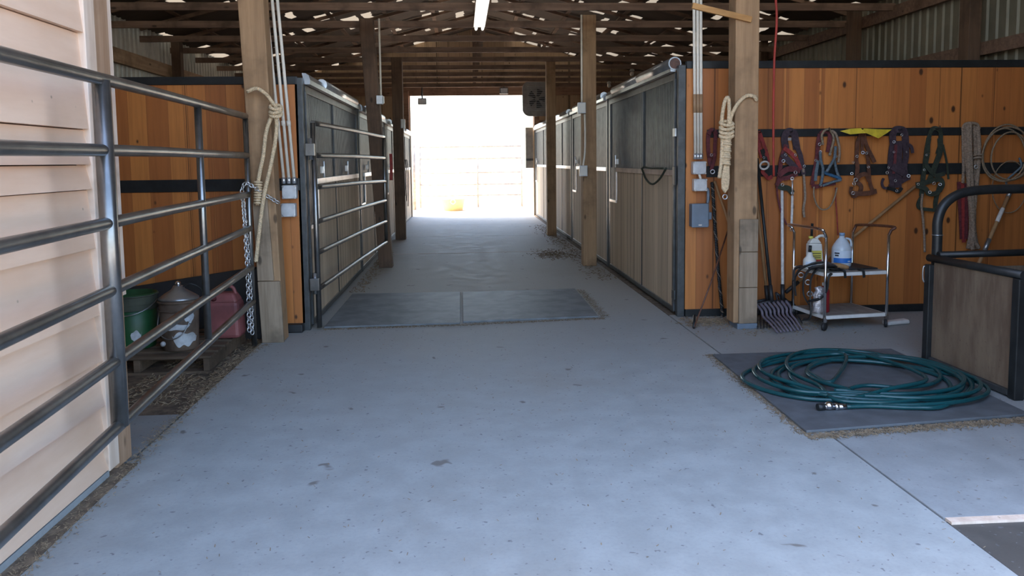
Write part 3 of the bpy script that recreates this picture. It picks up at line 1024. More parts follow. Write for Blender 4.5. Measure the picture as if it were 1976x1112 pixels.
tag(MB().tube([(2.212, 7.14, 1.36), (2.23, 7.14, 1.308)], .012, 8).build('conduit', 'conduit'), 'short white pipe nipple linking the two right junction boxes', 'conduit')
# lath across the right conduits
tag(MB().bar(atY(1336, 11, 6.60), atY(1450, 38, 6.60), .03, .05, (0, 0, 1)).build('wood_lath', 'lath', None, .003), 'bright orange wooden lath nailed aslant high on the right post', 'lath')
# conduits and outlet boxes on the middle posts


def post_conduit(pts, lab):
    tag(MB().tube(pts, .014, 8).build('conduit', 'conduit'), lab, 'conduit')


px_ = -1.225
post_conduit(crom([(px_ + .115, 11.15, 3.5), (px_ + .118, 11.12, 2.9), (px_ + .118, 11.12, 2.43)]), 'thin pipe down the side of the second post on the left')
jb = thing('outlet_box', 'small white outlet box high on the second left post', 'box', (px_ + .10, 11.05, 2.3))
MB().box((px_ + .06, 11.02, 2.31), (px_ + .15, 11.1, 2.43)).build('case', 'box_metal', jb, .006)
MB().box((px_ + .152, 11.03, 2.32), (px_ + .165, 11.09, 2.42)).build('flap_cover', 'white_plastic', jb, .004)
rx_ = 1.81
post_conduit(crom([(rx_ - .118, 10.86, 3.5), (rx_ - .12, 10.85, 2.8), (rx_ - .12, 10.85, 2.30)]), 'white pipe running up the second right post from its upper box')
post_conduit(crom([(rx_ - .085, 10.82, 2.14), (rx_ - .08, 10.82, 1.9), (rx_ - .085, 10.82, 1.6), (rx_ - .11, 10.82, 1.42)]), 'white pipe between the two boxes on the second right post')
for zc, lb, dx in ((2.22, 'upper white outlet box on the second right post', -.13), (1.35, 'lower grey outlet box on the second right post', -.11)):
    jb = thing('outlet_box', lb, 'box', (rx_ + dx, 10.80, zc - .07))
    MB().box((rx_ + dx - .055, 10.765, zc - .075), (rx_ + dx + .055, 10.838, zc + .075)).build('case', 'box_metal', jb, .006)
    MB().box((rx_ + dx - .045, 10.752, zc - .062), (rx_ + dx + .045, 10.763, zc + .062)).build('flap_cover', 'white_plastic', jb, .003)
jb = thing('outlet_box', 'small pale box on the third post left, near the bright opening', 'box', (-1.12, 15.1, 2.2))
MB().box((-1.14, 15.075, 2.15), (-1.06, 15.145, 2.32)).build('case', 'box_metal', jb, .005)
MB().box((-1.13, 15.064, 2.16), (-1.07, 15.073, 2.31)).build('flap_cover', 'white_plastic', jb, .003)

# ------------------------------------------------------------------ lamp, fan, far yard
ft = thing('tube_light', 'white twin tube strip light hanging over the aisle', 'light', (.28, 9.8, 3.30))
MB().hexa([(.20, 8.75, 3.345), (.36, 8.75, 3.345), (.36, 10.95, 3.345), (.20, 10.95, 3.345)], [(.235, 8.75, 3.395), (.325, 8.75, 3.395), (.325, 10.95, 3.395), (.235, 10.95, 3.395)]).build('housing', 'white_roof', ft, .004)
for dx in (-.045, .045):
    MB().tube([(.28 + dx, 8.80, 3.318), (.28 + dx, 10.90, 3.318)], .019, 12).build('tube', 'tube_lit', ft)
    for yy in (8.765, 10.935):
        MB().box((.28 + dx - .014, yy - .012, 3.30), (.28 + dx + .014, yy + .012, 3.344)).build('socket', 'white_plastic', ft)
for yy in (9.1, 10.6):
    MB().tube([(.28, yy, 3.395), (.28, yy, 4.9)], .004, 6).build('hanging_chain', 'galv', ft)

fy_ = 20.30
fn = thing('box_fan', 'grey round cornered fan hung right above the far opening', 'fan', (2.0, fy_, 2.80))
def rrect(cx, cz, hw, hh, r, n=6):
    out = []
    for (sx, sz, a0) in ((1, 1, 0), (-1, 1, 90), (-1, -1, 180), (1, -1, 270)):
        for i in range(n):
            a = math.radians(a0 + i * 90 / (n - 1))
            out.append((cx + sx * (hw - r) + r * math.cos(a), cz + sz * (hh - r) + r * math.sin(a)))
    return out
FX, FZ = 1.99, 3.10
ro = rrect(FX, FZ, .29, .36, .10)
MB().sweep([(x, fy_, z) for x, z in ro], [(-.09, -.022), (.09, -.022), (.09, .022), (-.09, .022)], True, up=(0, 1, 0), smooth=False).build('housing', 'fan', fn)
ri = rrect(FX, FZ, .28, .35, .10)
n_ = len(ri)
MB().add([(x, fy_ + .055, z) for x, z in ri] + [(x, fy_ + .075, z) for x, z in ri], [tuple(range(n_)), tuple(range(2 * n_ - 1, n_ - 1, -1))] + [(i, n_ + i, n_ + (i + 1) % n_, (i + 1) % n_) for i in range(n_)]).build('back_panel', 'fan', fn)
gr = MB()
for i in range(13):
    z = FZ - .30 + i * .05
    gr.box((FX - .26, fy_ - .085, z - .006), (FX + .26, fy_ - .077, z + .006))
gr.build('grille', 'galv', fn)
bl = MB()
for i in range(5):
    a = 2 * PI * i / 5
    c, s_ = math.cos(a), math.sin(a)
    p0 = Vector((FX, fy_, FZ))
    u, v_ = Vector((c, 0, s_)), Vector((-s_, 0, c))
    q = [p0 + u * .05 - v_ * .03, p0 + u * .24 - v_ * .09 + Vector((0, .03, 0)), p0 + u * .24 + v_ * .07 - Vector((0, .03, 0)), p0 + u * .05 + v_ * .03]
    bl.add(q + [p + Vector((0, .006, 0)) for p in q], [(0, 1, 2, 3), (7, 6, 5, 4), (0, 4, 5, 1), (1, 5, 6, 2), (2, 6, 7, 3), (3, 7, 4, 0)])
bl.build('blades', 'steel_grey', fn)
for dx in (-.2, .2):
    MB().box((FX + dx - .02, fy_ - .02, FZ + .37), (FX + dx + .02, fy_ + .115, FZ + .41)).build('hanger', 'galv', fn)
for (xx, zz, lb) in ((-.98, 3.05, 'dark floodlight at the upper left corner of the opening'), (1.14, 3.31, 'dark floodlight hung over the middle right of the opening')):
    f = thing('floodlight', lb, 'light', (xx, 20.44, zz), 'floodlights at the far end')
    MB().box((xx - .11, 20.37, zz - .07), (xx + .11, 20.49, zz + .09)).build('housing', 'steel_grey', f, .01)
    MB().box((xx - .09, 20.361, zz - .05), (xx + .09, 20.3695, zz + .07)).build('lens', 'box_metal', f)
    MB().tube([(xx, 20.433, zz + .09), (xx, 20.433, 3.42)], .02, 8).build('bracket', 'steel_grey', f)
bd = thing('barn_door_leaf', 'grey door leaf folded outside at the right edge of the far opening', 'door', (1.9, YE + .13, 1.35))
MB().box((1.79, YE + .102, 1.30), (2.04, YE + .145, 2.42)).build('panel', 'fan', bd, .006)
MB().box((1.80, YE + .09, 1.5), (2.04, YE + .1015, 1.56)).build('hinge_strap', 'steel_grey', bd)
cp = thing('pipe_fence', 'pipe corral panel standing in the bright yard beyond the opening', 'fence', (0, 26.5, -.06))
for zz in (.35, .72, 1.12, 1.60, 2.0):
    MB().tube([(-1.40, 26.5, zz), (2.05, 26.5, zz)], .028, 8).build('rail', 'corral', cp)
for xx in (-1.40, .55, 2.05):
    MB().tube([(xx, 26.5, -.06), (xx, 26.5, 2.02)], .032, 8).build('upright', 'corral', cp)
tag(MB().tube([(-1.55, 25.6, -.06), (-1.55, 25.6, 2.05)], .06, 8).build('corral_post', 'corral'), 'rusty post just outside, left of the pipe corral panel', 'post')
tb = thing('tub', 'yellow tub on the pale ground outside the far opening', 'tub', (-.28, 24.9, -.06))
MB().lathe([(.0, 0), (.30, 0), (.38, .36), (.41, .37), (.40, .39), (.355, .38), (.28, .05), (0, .05)], (-.28, 24.9, -.06), 24).build('bowl', 'tub', tb)
MB().ring((-.28, 24.47, .24), .07, .014, (0, 1, .1), 14, 6).build('rope_handle', 'white_nylon', tb)

# ------------------------------------------------------------------ mats
def mat_on(name, label, pts, h, mat, group):
    z0 = .0005
    o = MB().hexa([(x, y, z0) for x, y in pts], [(x, y, h) for x, y in pts]).build(name, mat, None, .005)
    return tag(o, label, 'mat', group)


mat_on('rubber_mat', 'left one of the two grey rubber mats lying across the aisle', [(-1.27, 7.06), (-.035, 7.10), (-.035, 8.81), (-1.26, 8.84)], .018, 'rubber_pale', 'rubber mats across the aisle')
mat_on('rubber_mat', 'right one of the two grey rubber mats lying across the aisle', [(-.01, 7.15), (1.28, 7.25), (1.29, 8.86), (-.01, 8.79)], .018, 'rubber_pale', 'rubber mats across the aisle')
mat_on('rubber_mat', 'dark rubber mat on the right under the green hose', [(1.85, 4.01), (3.24, 4.16), (3.30, 5.72), (1.885, 5.70)], .018, 'rubber', 'rubber mats')

# ------------------------------------------------------------------ halters and ropes on the tack wall rails
K1, K2, K8 = .1798, .1799, .2518


def c1(u, v, Y=7.15):
    return atY(1420 + K1 * u, 220 + K1 * v, Y)


def c2(u, v, Y=7.15):
    return atY(1690 + K2 * u, 220 + K2 * v, Y)


def c8(u, v, Y=7.13):
    return atY(1840 + K8 * u, 220 + K8 * v, Y)


def flat(mb, pts, wd, th=.005):
    return mb.sweep(crom(pts, 5), [(-wd / 2, -th / 2), (wd / 2, -th / 2), (wd / 2, th / 2), (-wd / 2, th / 2)], up=(0, 1, 0), smooth=False)


def halter(label, f, straps, rings, hook, group='halters on the tack wall', name='halter', ropes=()):
    h = f(*hook)
    t = thing(name, label, 'halter', (h.x, 7.17, h.z), group)
    for i, (pn, mat, wd, uv) in enumerate(straps):
        pts = [f(u, v, 7.165 - .006 * (i % 6) - .004 * math.sin(j * 2.3 + i)) for j, (u, v) in enumerate(uv)]
        flat(MB(), pts, wd * 1.3, .007).build(pn, mat, t)
    for i, (pn, mat, r, uv) in enumerate(ropes):
        pts = crom([f(u, v, 7.14 - .012 * (i % 4)) for u, v in uv], 6)
        (MB().rope(pts, r, .035, .008) if r > .009 else MB().tube(pts, r, 7)).build(pn, mat, t)
    for i, (u, v, R) in enumerate(rings):
        c = f(u, v, 7.118)
        MB().ring(c, R * .85, R * .2, (.5 * math.sin(i * 1.9), 1, .4 * math.cos(i * 2.7)), 16, 6).build('ring', 'bright_metal', t)
    # the steel hook the halter hangs from
    MB().tube(crom([(h.x, 7.183, h.z + .0), (h.x, 7.15, h.z - .008), (h.x, 7.10, h.z - .006), (h.x, 7.095, h.z + .02)], 5), .005, 6).build('hook', 'steel_black', t)
    return t


halter('red halter half hidden behind the right wooden post', c1,
       [('crown_strap', 'red_strap', .03, [(246, 185), (232, 250), (246, 330), (262, 400), (282, 470)]),
        ('cheek_strap', 'red_strap', .028, [(246, 185), (278, 270), (304, 350), (330, 430), (345, 520)]),
        ('throat_strap', 'steel_black', .03, [(282, 380), (300, 440), (322, 505)]),
        ('noseband', 'red_strap', .026, [(305, 585), (285, 620), (320, 660), (350, 690), (390, 672)])],
       [(300, 470, .012)], (246, 190))
tag(MB().ring(c1(306, 552, 7.09), .04, .009, (.1, 1, .5), 24, 8).build('plastic_ring', 'white_nylon'), 'white plastic ring hanging on the red halter beside the post', 'ring')
halter('dark red and purple halter, the one nearest the red cord', c1,
       [('crown_strap', 'purple_strap', .052, [(535, 380), (522, 260), (548, 200), (585, 188), (625, 215), (640, 290), (655, 380)]),
        ('cheek_strap', 'maroon_strap', .03, [(540, 330), (505, 420), (482, 520), (470, 640), (450, 745)]),
        ('cheek_strap', 'purple_strap', .034, [(640, 330), (688, 430), (712, 560), (730, 650)]),
        ('throat_strap', 'red_strap', .03, [(515, 365), (590, 420), (650, 490), (692, 600)]),
        ('brow_strap', 'purple_strap', .045, [(500, 430), (560, 500), (620, 560), (660, 610)]),
        ('chin_strap', 'maroon_strap', .04, [(455, 660), (540, 600), (600, 590), (690, 610)]),
        ('noseband', 'green_strap', .04, [(435, 760), (500, 790), (560, 800), (610, 850)]),
        ('noseband', 'maroon_strap', .03, [(435, 770), (480, 700), (560, 685), (660, 640)]),
        ('loose_end', 'rope_grey', .016, [(722, 585), (735, 750), (742, 900), (725, 1020), (735, 1110)]),
        ('loose_end', 'maroon_strap', .012, [(438, 780), (450, 900), (488, 1060), (545, 1190)])],
       [(535, 440, .013), (510, 505, .016), (640, 440, .013), (640, 628, .018), (606, 690, .014), (500, 760, .016), (608, 850, .018), (735, 560, .012)], (585, 182))
tag(MB().box(c1(560, 255, 7.10), tuple(c1(594, 285, 7.104))).build('buckle', 'bright_metal'), 'small square buckle near the top of the dark red halter', 'buckle')
ld = thing('lead_rope', 'white lead rope with a steel snap hanging from the dark red halter', 'rope', c1(608, 870, 7.11))
MB().rope(crom([c1(606, 880, 7.11), c1(604, 1000, 7.11), c1(600, 1130, 7.112), c1(598, 1220, 7.11)]), .012).build('strand', 'white_nylon', ld)
MB().ring(c1(598, 1240, 7.11), .014, .004, (0, 1, .2)).ring(c1(604, 695, 7.105), .014, .004, (.5, 1, .2)).tube([c1(606, 720, 7.105), c1(607, 880, 7.11)], .008, 7).build('snap', 'bright_metal', ld)
halter('grey blue rope halter with a long loop hanging below', c1,
       [('cheek_strap', 'maroon_strap', .03, [(900, 215), (880, 330), (868, 480), (842, 620), (818, 765)]),
        ('crown_strap', 'maroon_strap', .03, [(905, 215), (960, 185), (1005, 215), (1000, 320), (985, 410)]),
        ('noseband', 'maroon_strap', .03, [(815, 770), (870, 778), (950, 760), (1070, 740)]),
        ('cheek_strap', 'blue_rope', .022, [(885, 500), (862, 620), (852, 720)])],
       [(900, 325, .016), (908, 405, .012), (858, 498, .014), (1075, 455, .014), (910, 765, .012), (1012, 430, .01)], (975, 172),
       ropes=[('crown_rope', 'rope_tan', .013, [(935, 330), (922, 230), (960, 172), (1015, 178), (1050, 260), (1030, 360), (1005, 445)]),
              ('lead_loop', 'rope_grey', .013, [(1030, 180), (1072, 215), (1105, 330), (1112, 430), (1100, 520)]),
              ('side_rope', 'blue_rope', .015, [(905, 410), (912, 500), (935, 590), (925, 700), (905, 770)]),
              ('side_rope', 'blue_rope', .015, [(1070, 350), (1058, 470), (1010, 560), (975, 620)]),
              ('side_rope', 'blue_rope', .014, [(1055, 480), (1072, 570), (1090, 640), (1118, 690)]),
              ('nose_rope', 'blue_bright', .017, [(930, 620), (1000, 650), (1070, 675), (1125, 700)]),
              ('nose_rope', 'blue_rope', .014, [(935, 770), (1000, 745), (1060, 725), (1130, 708)]),
              ('long_loop', 'rope_tan', .0075, [(838, 780), (838, 880), (872, 980), (930, 1028), (1000, 1005), (1055, 910), (1086, 790)]),
              ('loose_cord', 'red_strap', .006, [(1068, 790), (1072, 930), (1085, 1100), (1095, 1300)])])
halter('brown leather halter hanging under the yellow cloth', c1,
       [('cheek_strap', 'brown_strap', .03, [(1335, 235), (1308, 300), (1300, 400), (1292, 500), (1305, 570), (1292, 690)]),
        ('crown_strap', 'brown_strap', .028, [(1335, 235), (1345, 200), (1372, 205), (1390, 300), (1420, 380), (1450, 440), (1490, 520)]),
        ('crown_strap', 'brown_strap', .024, [(1360, 230), (1355, 330), (1360, 400), (1400, 430), (1420, 500)]),
        ('throat_strap', 'brown_strap', .026, [(1420, 500), (1425, 580), (1432, 700), (1450, 780), (1480, 835)]),
        ('noseband', 'brown_strap', .032, [(1285, 720), (1335, 660), (1400, 650), (1430, 720)]),
        ('noseband', 'brown_strap', .034, [(1245, 850), (1330, 855), (1420, 852), (1510, 828)]),
        ('chin_strap', 'brown_strap', .03, [(1300, 730), (1345, 780), (1330, 850)]),
        ('chin_strap', 'brown_strap', .026, [(1240, 780), (1235, 840), (1265, 885), (1300, 870)])],
       [(1300, 455, .014), (1362, 415, .015), (1404, 420, .015), (1260, 520, .012), (1245, 640, .013), (1285, 708, .02), (1268, 748, .02), (1258, 850, .017), (1422, 570, .011)], (1352, 198))
yc = MB()
cl = [(1621, 253, .0), (1640, 249, -.02), (1661, 247.5, -.012), (1665, 251, -.03), (1668, 248, -.012), (1694, 249.5, -.02), (1721, 250, .0), (1710, 258, -.02), (1695, 267, -.035), (1672, 257, -.035), (1661, 257.5, -.03), (1641, 259.5, -.03)]
vs = [atY(x, y, 7.10 + d) for x, y, d in cl]
vs2 = [v + Vector((0, .006, 0)) for v in vs]
fc = [(0, 1, 11), (1, 2, 10, 11), (2, 3, 9, 10), (3, 4, 9), (4, 5, 8, 9), (5, 6, 7, 8)]
n_ = len(vs)
yc.add(vs + vs2, [tuple(reversed(f)) for f in fc] + [tuple(i + n_ for i in f) for f in fc] + [(i, (i + 1) % n_, n_ + (i + 1) % n_, n_ + i) for i in range(n_)])
tp = [vs[1], vs[2], vs[4], vs[5]]
yc.add(tp + [p + Vector((0, .075 - (p.y - 7.1), .004)) for p in tp], [(0, 1, 5, 4), (1, 2, 6, 5), (2, 3, 7, 6)])
tag(yc.build('cloth', 'yellow'), 'yellow cloth laid over the upper black rail', 'cloth')
halter('dark purple halter right of the yellow cloth', c2,
       [('crown_strap', 'purple_strap', .05, [(185, 330), (180, 230), (205, 175), (255, 165), (305, 190), (318, 290), (322, 380)]),
        ('cheek_strap', 'purple_strap', .045, [(190, 280), (165, 430), (160, 600), (185, 770)]),
        ('cheek_strap', 'purple_strap', .045, [(312, 280), (325, 430), (305, 570), (320, 680)]),
        ('throat_strap', 'purple_strap', .05, [(250, 290), (245, 450), (238, 620), (240, 790)]),
        ('throat_strap', 'maroon_strap', .02, [(215, 330), (205, 500), (190, 640)]),
        ('brow_strap', 'purple_strap', .05, [(175, 560), (240, 600), (310, 640)]),
        ('noseband', 'purple_strap', .045, [(150, 790), (230, 740), (300, 700), (362, 668)]),
        ('noseband', 'purple_strap', .018, [(85, 690), (66, 740), (85, 790), (140, 800)]),
        ('chin_strap', 'steel_black', .025, [(120, 795), (190, 810), (240, 835), (280, 790)]),
        ('loose_end', 'purple_strap', .022, [(330, 320), (380, 350), (395, 420)])],
       [(280, 225, .013), (195, 300, .013), (137, 575, .012), (122, 630, .016), (352, 665, .015), (210, 716, .014), (330, 408, .01), (195, 408, .01), (225, 825, .012)], (250, 160))
halter('dark green halter left of the grey rope hank', c2,
       [('crown_strap', 'green_strap', .03, [(560, 420), (565, 280), (600, 170), (650, 155), (695, 200), (690, 320), (660, 430)]),
        ('cheek_strap', 'green_strap', .035, [(570, 260), (545, 400), (525, 560), (505, 700), (490, 880)]),
        ('cheek_strap', 'green_strap', .04, [(690, 260), (690, 400), (650, 520), (610, 620), (575, 720)]),
        ('throat_strap', 'green_strap', .03, [(560, 420), (540, 540), (580, 600), (640, 660), (740, 640)]),
        ('noseband', 'green_strap', .035, [(430, 760), (510, 745), (590, 720), (690, 705), (715, 760), (680, 830)]),
        ('noseband', 'green_strap', .035, [(440, 770), (530, 800), (570, 855), (650, 850), (690, 800)]),
        ('chin_strap', 'green_strap', .032, [(690, 760), (660, 860), (640, 950), (640, 1040)]),
        ('chin_strap', 'green_strap', .025, [(495, 880), (455, 960), (470, 1010), (560, 1025), (645, 1035)]),
        ('loose_end', 'green_strap', .014, [(720, 330), (760, 520), (780, 700)])],
       [(625, 745, .016), (690, 755, .014), (545, 440, .012), (520, 600, .012), (580, 840, .014), (455, 755, .013)], (650, 150),
       ropes=[('lead_rope', 'rope_grey', .012, [(500, 860), (490, 980), (505, 1110), (520, 1300), (525, 1480)])])
halter('maroon halter behind the right looped rope', c1, [
    ('cheek_strap', 'maroon_strap', .028, [(-295, 200), (-300, 330), (-290, 450), (-270, 560)]),
    ('cheek_strap', 'maroon_strap', .026, [(-215, 200), (-225, 330), (-230, 470), (-265, 600)]),
    ('crown_strap', 'maroon_strap', .03, [(-295, 220), (-270, 175), (-235, 178), (-215, 220)]),
    ('noseband', 'maroon_strap', .028, [(-300, 430), (-260, 450), (-222, 430)])],
    [(-262, 440, .014), (-250, 620, .022)], (-255, 178))

hk = thing('rope_hank', 'thick grey brown rope hank hanging right of the green halter, frayed end down', 'rope', c8(140, 90))
st_ = [[(72, 110), (74, 300), (76, 420), (72, 530)], [(92, 80), (98, 300), (112, 480), (128, 700), (135, 880), (112, 1030)],
       [(125, 72), (130, 300), (138, 500), (146, 700), (150, 880), (145, 1040)], [(158, 80), (168, 280), (166, 480), (158, 700), (158, 880), (180, 1035)],
       [(185, 95), (196, 240), (190, 400), (170, 600), (152, 800), (128, 1035)], [(108, 76), (116, 350), (120, 560), (142, 780), (158, 950), (195, 1030)]]
hs = MB()
for i, p in enumerate(st_):
    hs.rope(crom([c8(u, v, 7.14 - .022 * (i % 3)) for u, v in p], 6), .020 if i else .014, .06, .01)
hs.build('strand', 'rope_grey', hk)
MB().tube(crom([c8(68, 112, 7.12), c8(90, 78, 7.11), c8(135, 70, 7.10), c8(180, 80, 7.11), c8(198, 112, 7.12)]), .014, 8).build('top_bight', 'rope_grey', hk)
MB().ring(c8(184, 318, 7.10), .03, .011, (.1, .3, 1), 16, 7).ring(c8(182, 340, 7.10), .03, .011, (.1, .3, 1), 16, 7).build('wrapping', 'rope_grey', hk)
MB().ring(c8(172, 405, 7.09), .016, .005, (.1, 1, .2), 16, 7).build('ring', 'bright_metal', hk)
rb = thing('strap_bundle', 'dark red strap bundle hanging under the grey rope hank', 'strap', c8(75, 540))
for i, p in enumerate(([(40, 520), (48, 700), (62, 960)], [(70, 520), (75, 720), (80, 985)], [(98, 530), (100, 720), (96, 960)])):
    flat(MB(), [c8(u, v, 7.165 - .006 * i) for u, v in p], .035).build('strap', 'red_strap' if i == 1 else 'maroon_strap', rb)
la = thing('lariat', 'coiled tan lariat rope hanging at the right edge above the black hoop', 'rope', c2(1390, 130))
for i, (rx_c, rz_c, du, dv) in enumerate(((.235, .27, 0, 0), (.25, .255, 20, 10), (.215, .25, -25, 20), (.19, .225, 45, 30))):
    c = c2(1400 + du, 420 + dv, 7.13 - .016 * i)
    MB().tube([c + Vector((rx_c * math.cos(a), .012 * math.sin(2 * a), rz_c * math.sin(a))) for a in [2 * PI * k / 48 for k in range(48)]], .0075, 7, True).build('coil', 'rope_tan', la)
MB().tube(crom([c2(1540, 470, 7.12), c2(1560, 560, 7.11), c2(1480, 640, 7.12), c2(1400, 720, 7.13), c2(1420, 800, 7.14)]), .010, 7).build('tail', 'blue_rope', la)
l2 = MB()
c = c8(430, 560, 7.16)
l2.tube([c + Vector((.175 * math.cos(a), 0, .25 * math.sin(a))) for a in [2 * PI * k / 40 for k in range(40)]], .005, 6, True)
tag(l2.build('wire_loop', 'rope_tan'), 'thin tan loop hanging low on the wall behind the black hoop', 'loop')
# red cord from the roof
tag(MB().tube(crom([(2.62, 6.95, 4.45), (2.66, 6.95, 3.6), atY(1497, 0, 6.95), atY(1494, 120, 6.95), atY(1492.5, 230, 6.95), atY(1493, 340, 6.95)], 6), .011, 8).build('hanging_cord', 'red_cord'), 'red cord hanging straight down in front of the tack wall', 'cord')

# ------------------------------------------------------------------ tools leaning on the tack wall
def handle(t, p, q, r, mat, name='handle'):
    MB().tube([p, p.lerp(q, .5), q], r, 10).build(name, mat, t)


K3 = .2338


def c3(u, v, Y):
    return atY(1420 + K3 * u, 400 + K3 * v, Y)


def fork(label, top, bot, mat_h, mat_t, tops, ends, mids, spread=7, tr_=.0085):
    t = thing('manure_fork', label, 'fork', (bot.x, bot.y, 0), 'forks leaning on the tack wall')
    handle(t, bot, top, .0145, mat_h)
    MB().tube([bot - (top - bot).normalized() * .02, bot + (top - bot).normalized() * .14], .019, 10).build('socket', 'fork_black', t)
    a, b = tops
    MB().tube([a, (a + b) / 2 + Vector((0, .01, .008)), b], .013, 8).build('crossbar', 'fork_black', t)
    e0, e1 = ends
    m0, m1 = mids
    for i in range(spread):
        f = i / (spread - 1)
        p0, p1, p3 = a.lerp(b, f), m0.lerp(m1, f), e0.lerp(e1, f)
        MB().tube(crom([p0, p0.lerp(p1, .5) + Vector((.012, -.02, .0)), p1, p1.lerp(p3, .5) + Vector((-.004, 0, .012)), p3], 5), tr_, 7, scale=lambda s: 1.15 - .45 * s).build('tine', mat_t, t)
    return t


fork('black handled manure fork with purple grey tines, in front of the others', atY(1461, 306, 7.16), c3(296, 770, 6.86), 'steel_black', 'fork_tine',
     (c3(165, 800, 6.84), c3(412, 775, 6.86)), (atZ(1420 + K3 * 345, 642, .012), atZ(1420 + K3 * 545, 636, .012)), (c3(225, 905, 6.70), c3(455, 880, 6.72)), 8, .0125)
fork('wooden handled fork standing beside the right post', atY(1457, 352, 7.17), c3(262, 770, 6.98), 'handle_wood', 'fork_black',
     (c3(165, 780, 6.99), c3(300, 770, 7.0)), (atZ(1462, 634, .012), atZ(1492, 632, .012)), (c3(175, 890, 6.9), c3(330, 880, 6.9)), 6)
fork('white handled fork standing upright between the post and the cart', atY(1509, 366, 7.182), c3(386, 760, 7.0), 'white_nylon', 'fork_black',
     (c3(330, 775, 7.0), c3(470, 790, 7.02)), (atZ(1516, 626, .012), atZ(1548, 624, .012)), (c3(370, 880, 6.95), c3(500, 880, 6.95)), 6)
fork('long wooden fork slanting across the wall behind the cart', atY(1766, 360, 7.165), atY(1519, 562, 7.10), 'handle_wood', 'fork_black',
     (atY(1497, 566, 7.06), atY(1530, 590, 7.13)), (atZ(1494, 616, .012), atZ(1528, 616, .03)), (atY(1495, 596, 7.03), atY(1528, 606, 7.08)), 6)
bs = thing('shovel', 'metal capped wooden handle standing behind the black hoop', 'shovel', (4.9, 7.0, 0))
p, q = atY(1953, 362, 7.15), Vector((4.72, 6.90, .30))
handle(bs, q, p, .017, 'handle_wood')
MB().tube([p.lerp(q, .0), p.lerp(q, .10)], .020, 10).build('end_cap', 'galv', bs)
MB().tube([p.lerp(q, .22), p.lerp(q, .36)], .019, 10).build('tape_band', 'white_nylon', bs)
MB().tube([p.lerp(q, .54), p.lerp(q, .66)], .020, 10).build('ferrule', 'galv', bs)
MB().hexa([(4.60, 6.87, .001), (4.84, 6.87, .001), (4.84, 6.89, .001), (4.60, 6.89, .001)], [(4.63, 6.91, .32), (4.81, 6.91, .32), (4.81, 6.93, .32), (4.63, 6.93, .32)]).build('blade', 'galv', bs, .003)
# sticks and braided lead left of the right post
ws = MB().tube([atY(1379, 350, 7.17), atY(1409, 438, 7.10), Vector((2.62, 6.93, .02))], .012, 8)
tag(ws.build('wooden_stick', 'handle_wood'), 'brown wooden stick leaning behind the right post', 'stick')
wh = thing('whip', 'thin dark whip leaning from the floor up to the right post', 'whip', atZ(1339, 632, 0))
MB().tube([atZ(1339, 633, .012), atY(1372, 545, 6.78), atY(1409, 432, 7.08)], .0075, 7).build('shaft', 'brown_strap', wh)
MB().tube([atZ(1339, 633, .012), atZ(1341, 629, .012) + Vector((0, .02, .09))], .012, 8).build('grip', 'steel_black', wh)
bl_ = thing('lead_rope', 'black braided lead rope hanging down the pine wall to the floor', 'rope', atY(1380, 370, 7.15))
pts = crom([atY(1374, 352, 7.17), atY(1377, 390, 7.15), atY(1380, 440, 7.15), atY(1386, 520, 7.15), atY(1392, 585, 7.14), atY(1395, 612, 7.13)], 8)
MB().rope(pts, .016, .07).build('strand', 'steel_black', bl_)
hx, i_ = [], 0
for a, b in zip(pts, pts[1:]):
    for k in range(4):
        p = a.lerp(b, k / 4)
        an = i_ * .42
        hx.append(p + Vector((.0155 * math.cos(an), .0155 * math.sin(an), 0)))
        i_ += 1
MB().tube(hx, .0035, 5).build('tracer', 'rope_grey', bl_)

# ------------------------------------------------------------------ utility cart
CB, CCc, CA, CD = Vector((3.12, 6.46, 0)), Vector((3.72, 6.54, 0)), Vector((3.06, 6.97, 0)), Vector((3.66, 7.05, 0))
ct = thing('utility_cart', 'chrome legged white two shelf cart by the tack wall', 'cart', (3.4, 6.75, 0))
for p in (CB, CCc, CA, CD):
    MB().tube([p + Vector((0, 0, .10)), p + Vector((0, 0, .82 if p is not CD else .80))], .013, 10).build('leg', 'chrome', ct)
    w_ = MB().lathe([(.0, -.011), (.034, -.011), (.036, -.004), (.036, .004), (.034, .011), (0, .011)], (0, 0, 0), 18)
    ang = .6 + p.x
    rot = Matrix.Rotation(ang, 4, 'Z') @ Matrix.Rotation(PI / 2, 4, 'X')
    ctr = p + Vector((.012 * math.sin(ang), -.012, .0365))
    w_.V = [tuple(ctr + (rot @ Vector(v))) for v in w_.V]
    cs = MB().box((p.x - .014, p.y - .014, .072), (p.x + .014, p.y + .014, .105)).build('caster', 'chrome', ct)
    w_.build('wheel', 'black_rubber', cs)
for zz, nm in ((.50, 'upper'), (.125, 'lower')):
    c4 = [CB, CCc, CD, CA]
    ctr = sum(c4, Vector()) / 4
    o4 = [ctr + (p - ctr) * 1.0 for p in c4]
    sh = MB().hexa([p + Vector((0, 0, zz - .03)) for p in o4], [p + Vector((0, 0, zz)) for p in o4])
    so = sh.build('shelf', 'white_enamel', ct, .004)
    i4 = [ctr + (p - ctr) * .93 for p in c4]
    MB().hexa([p + Vector((0, 0, zz + .0005)) for p in i4], [p + Vector((0, 0, zz + .003)) for p in i4]).build('shelf_surface', 'shelf_top', so)
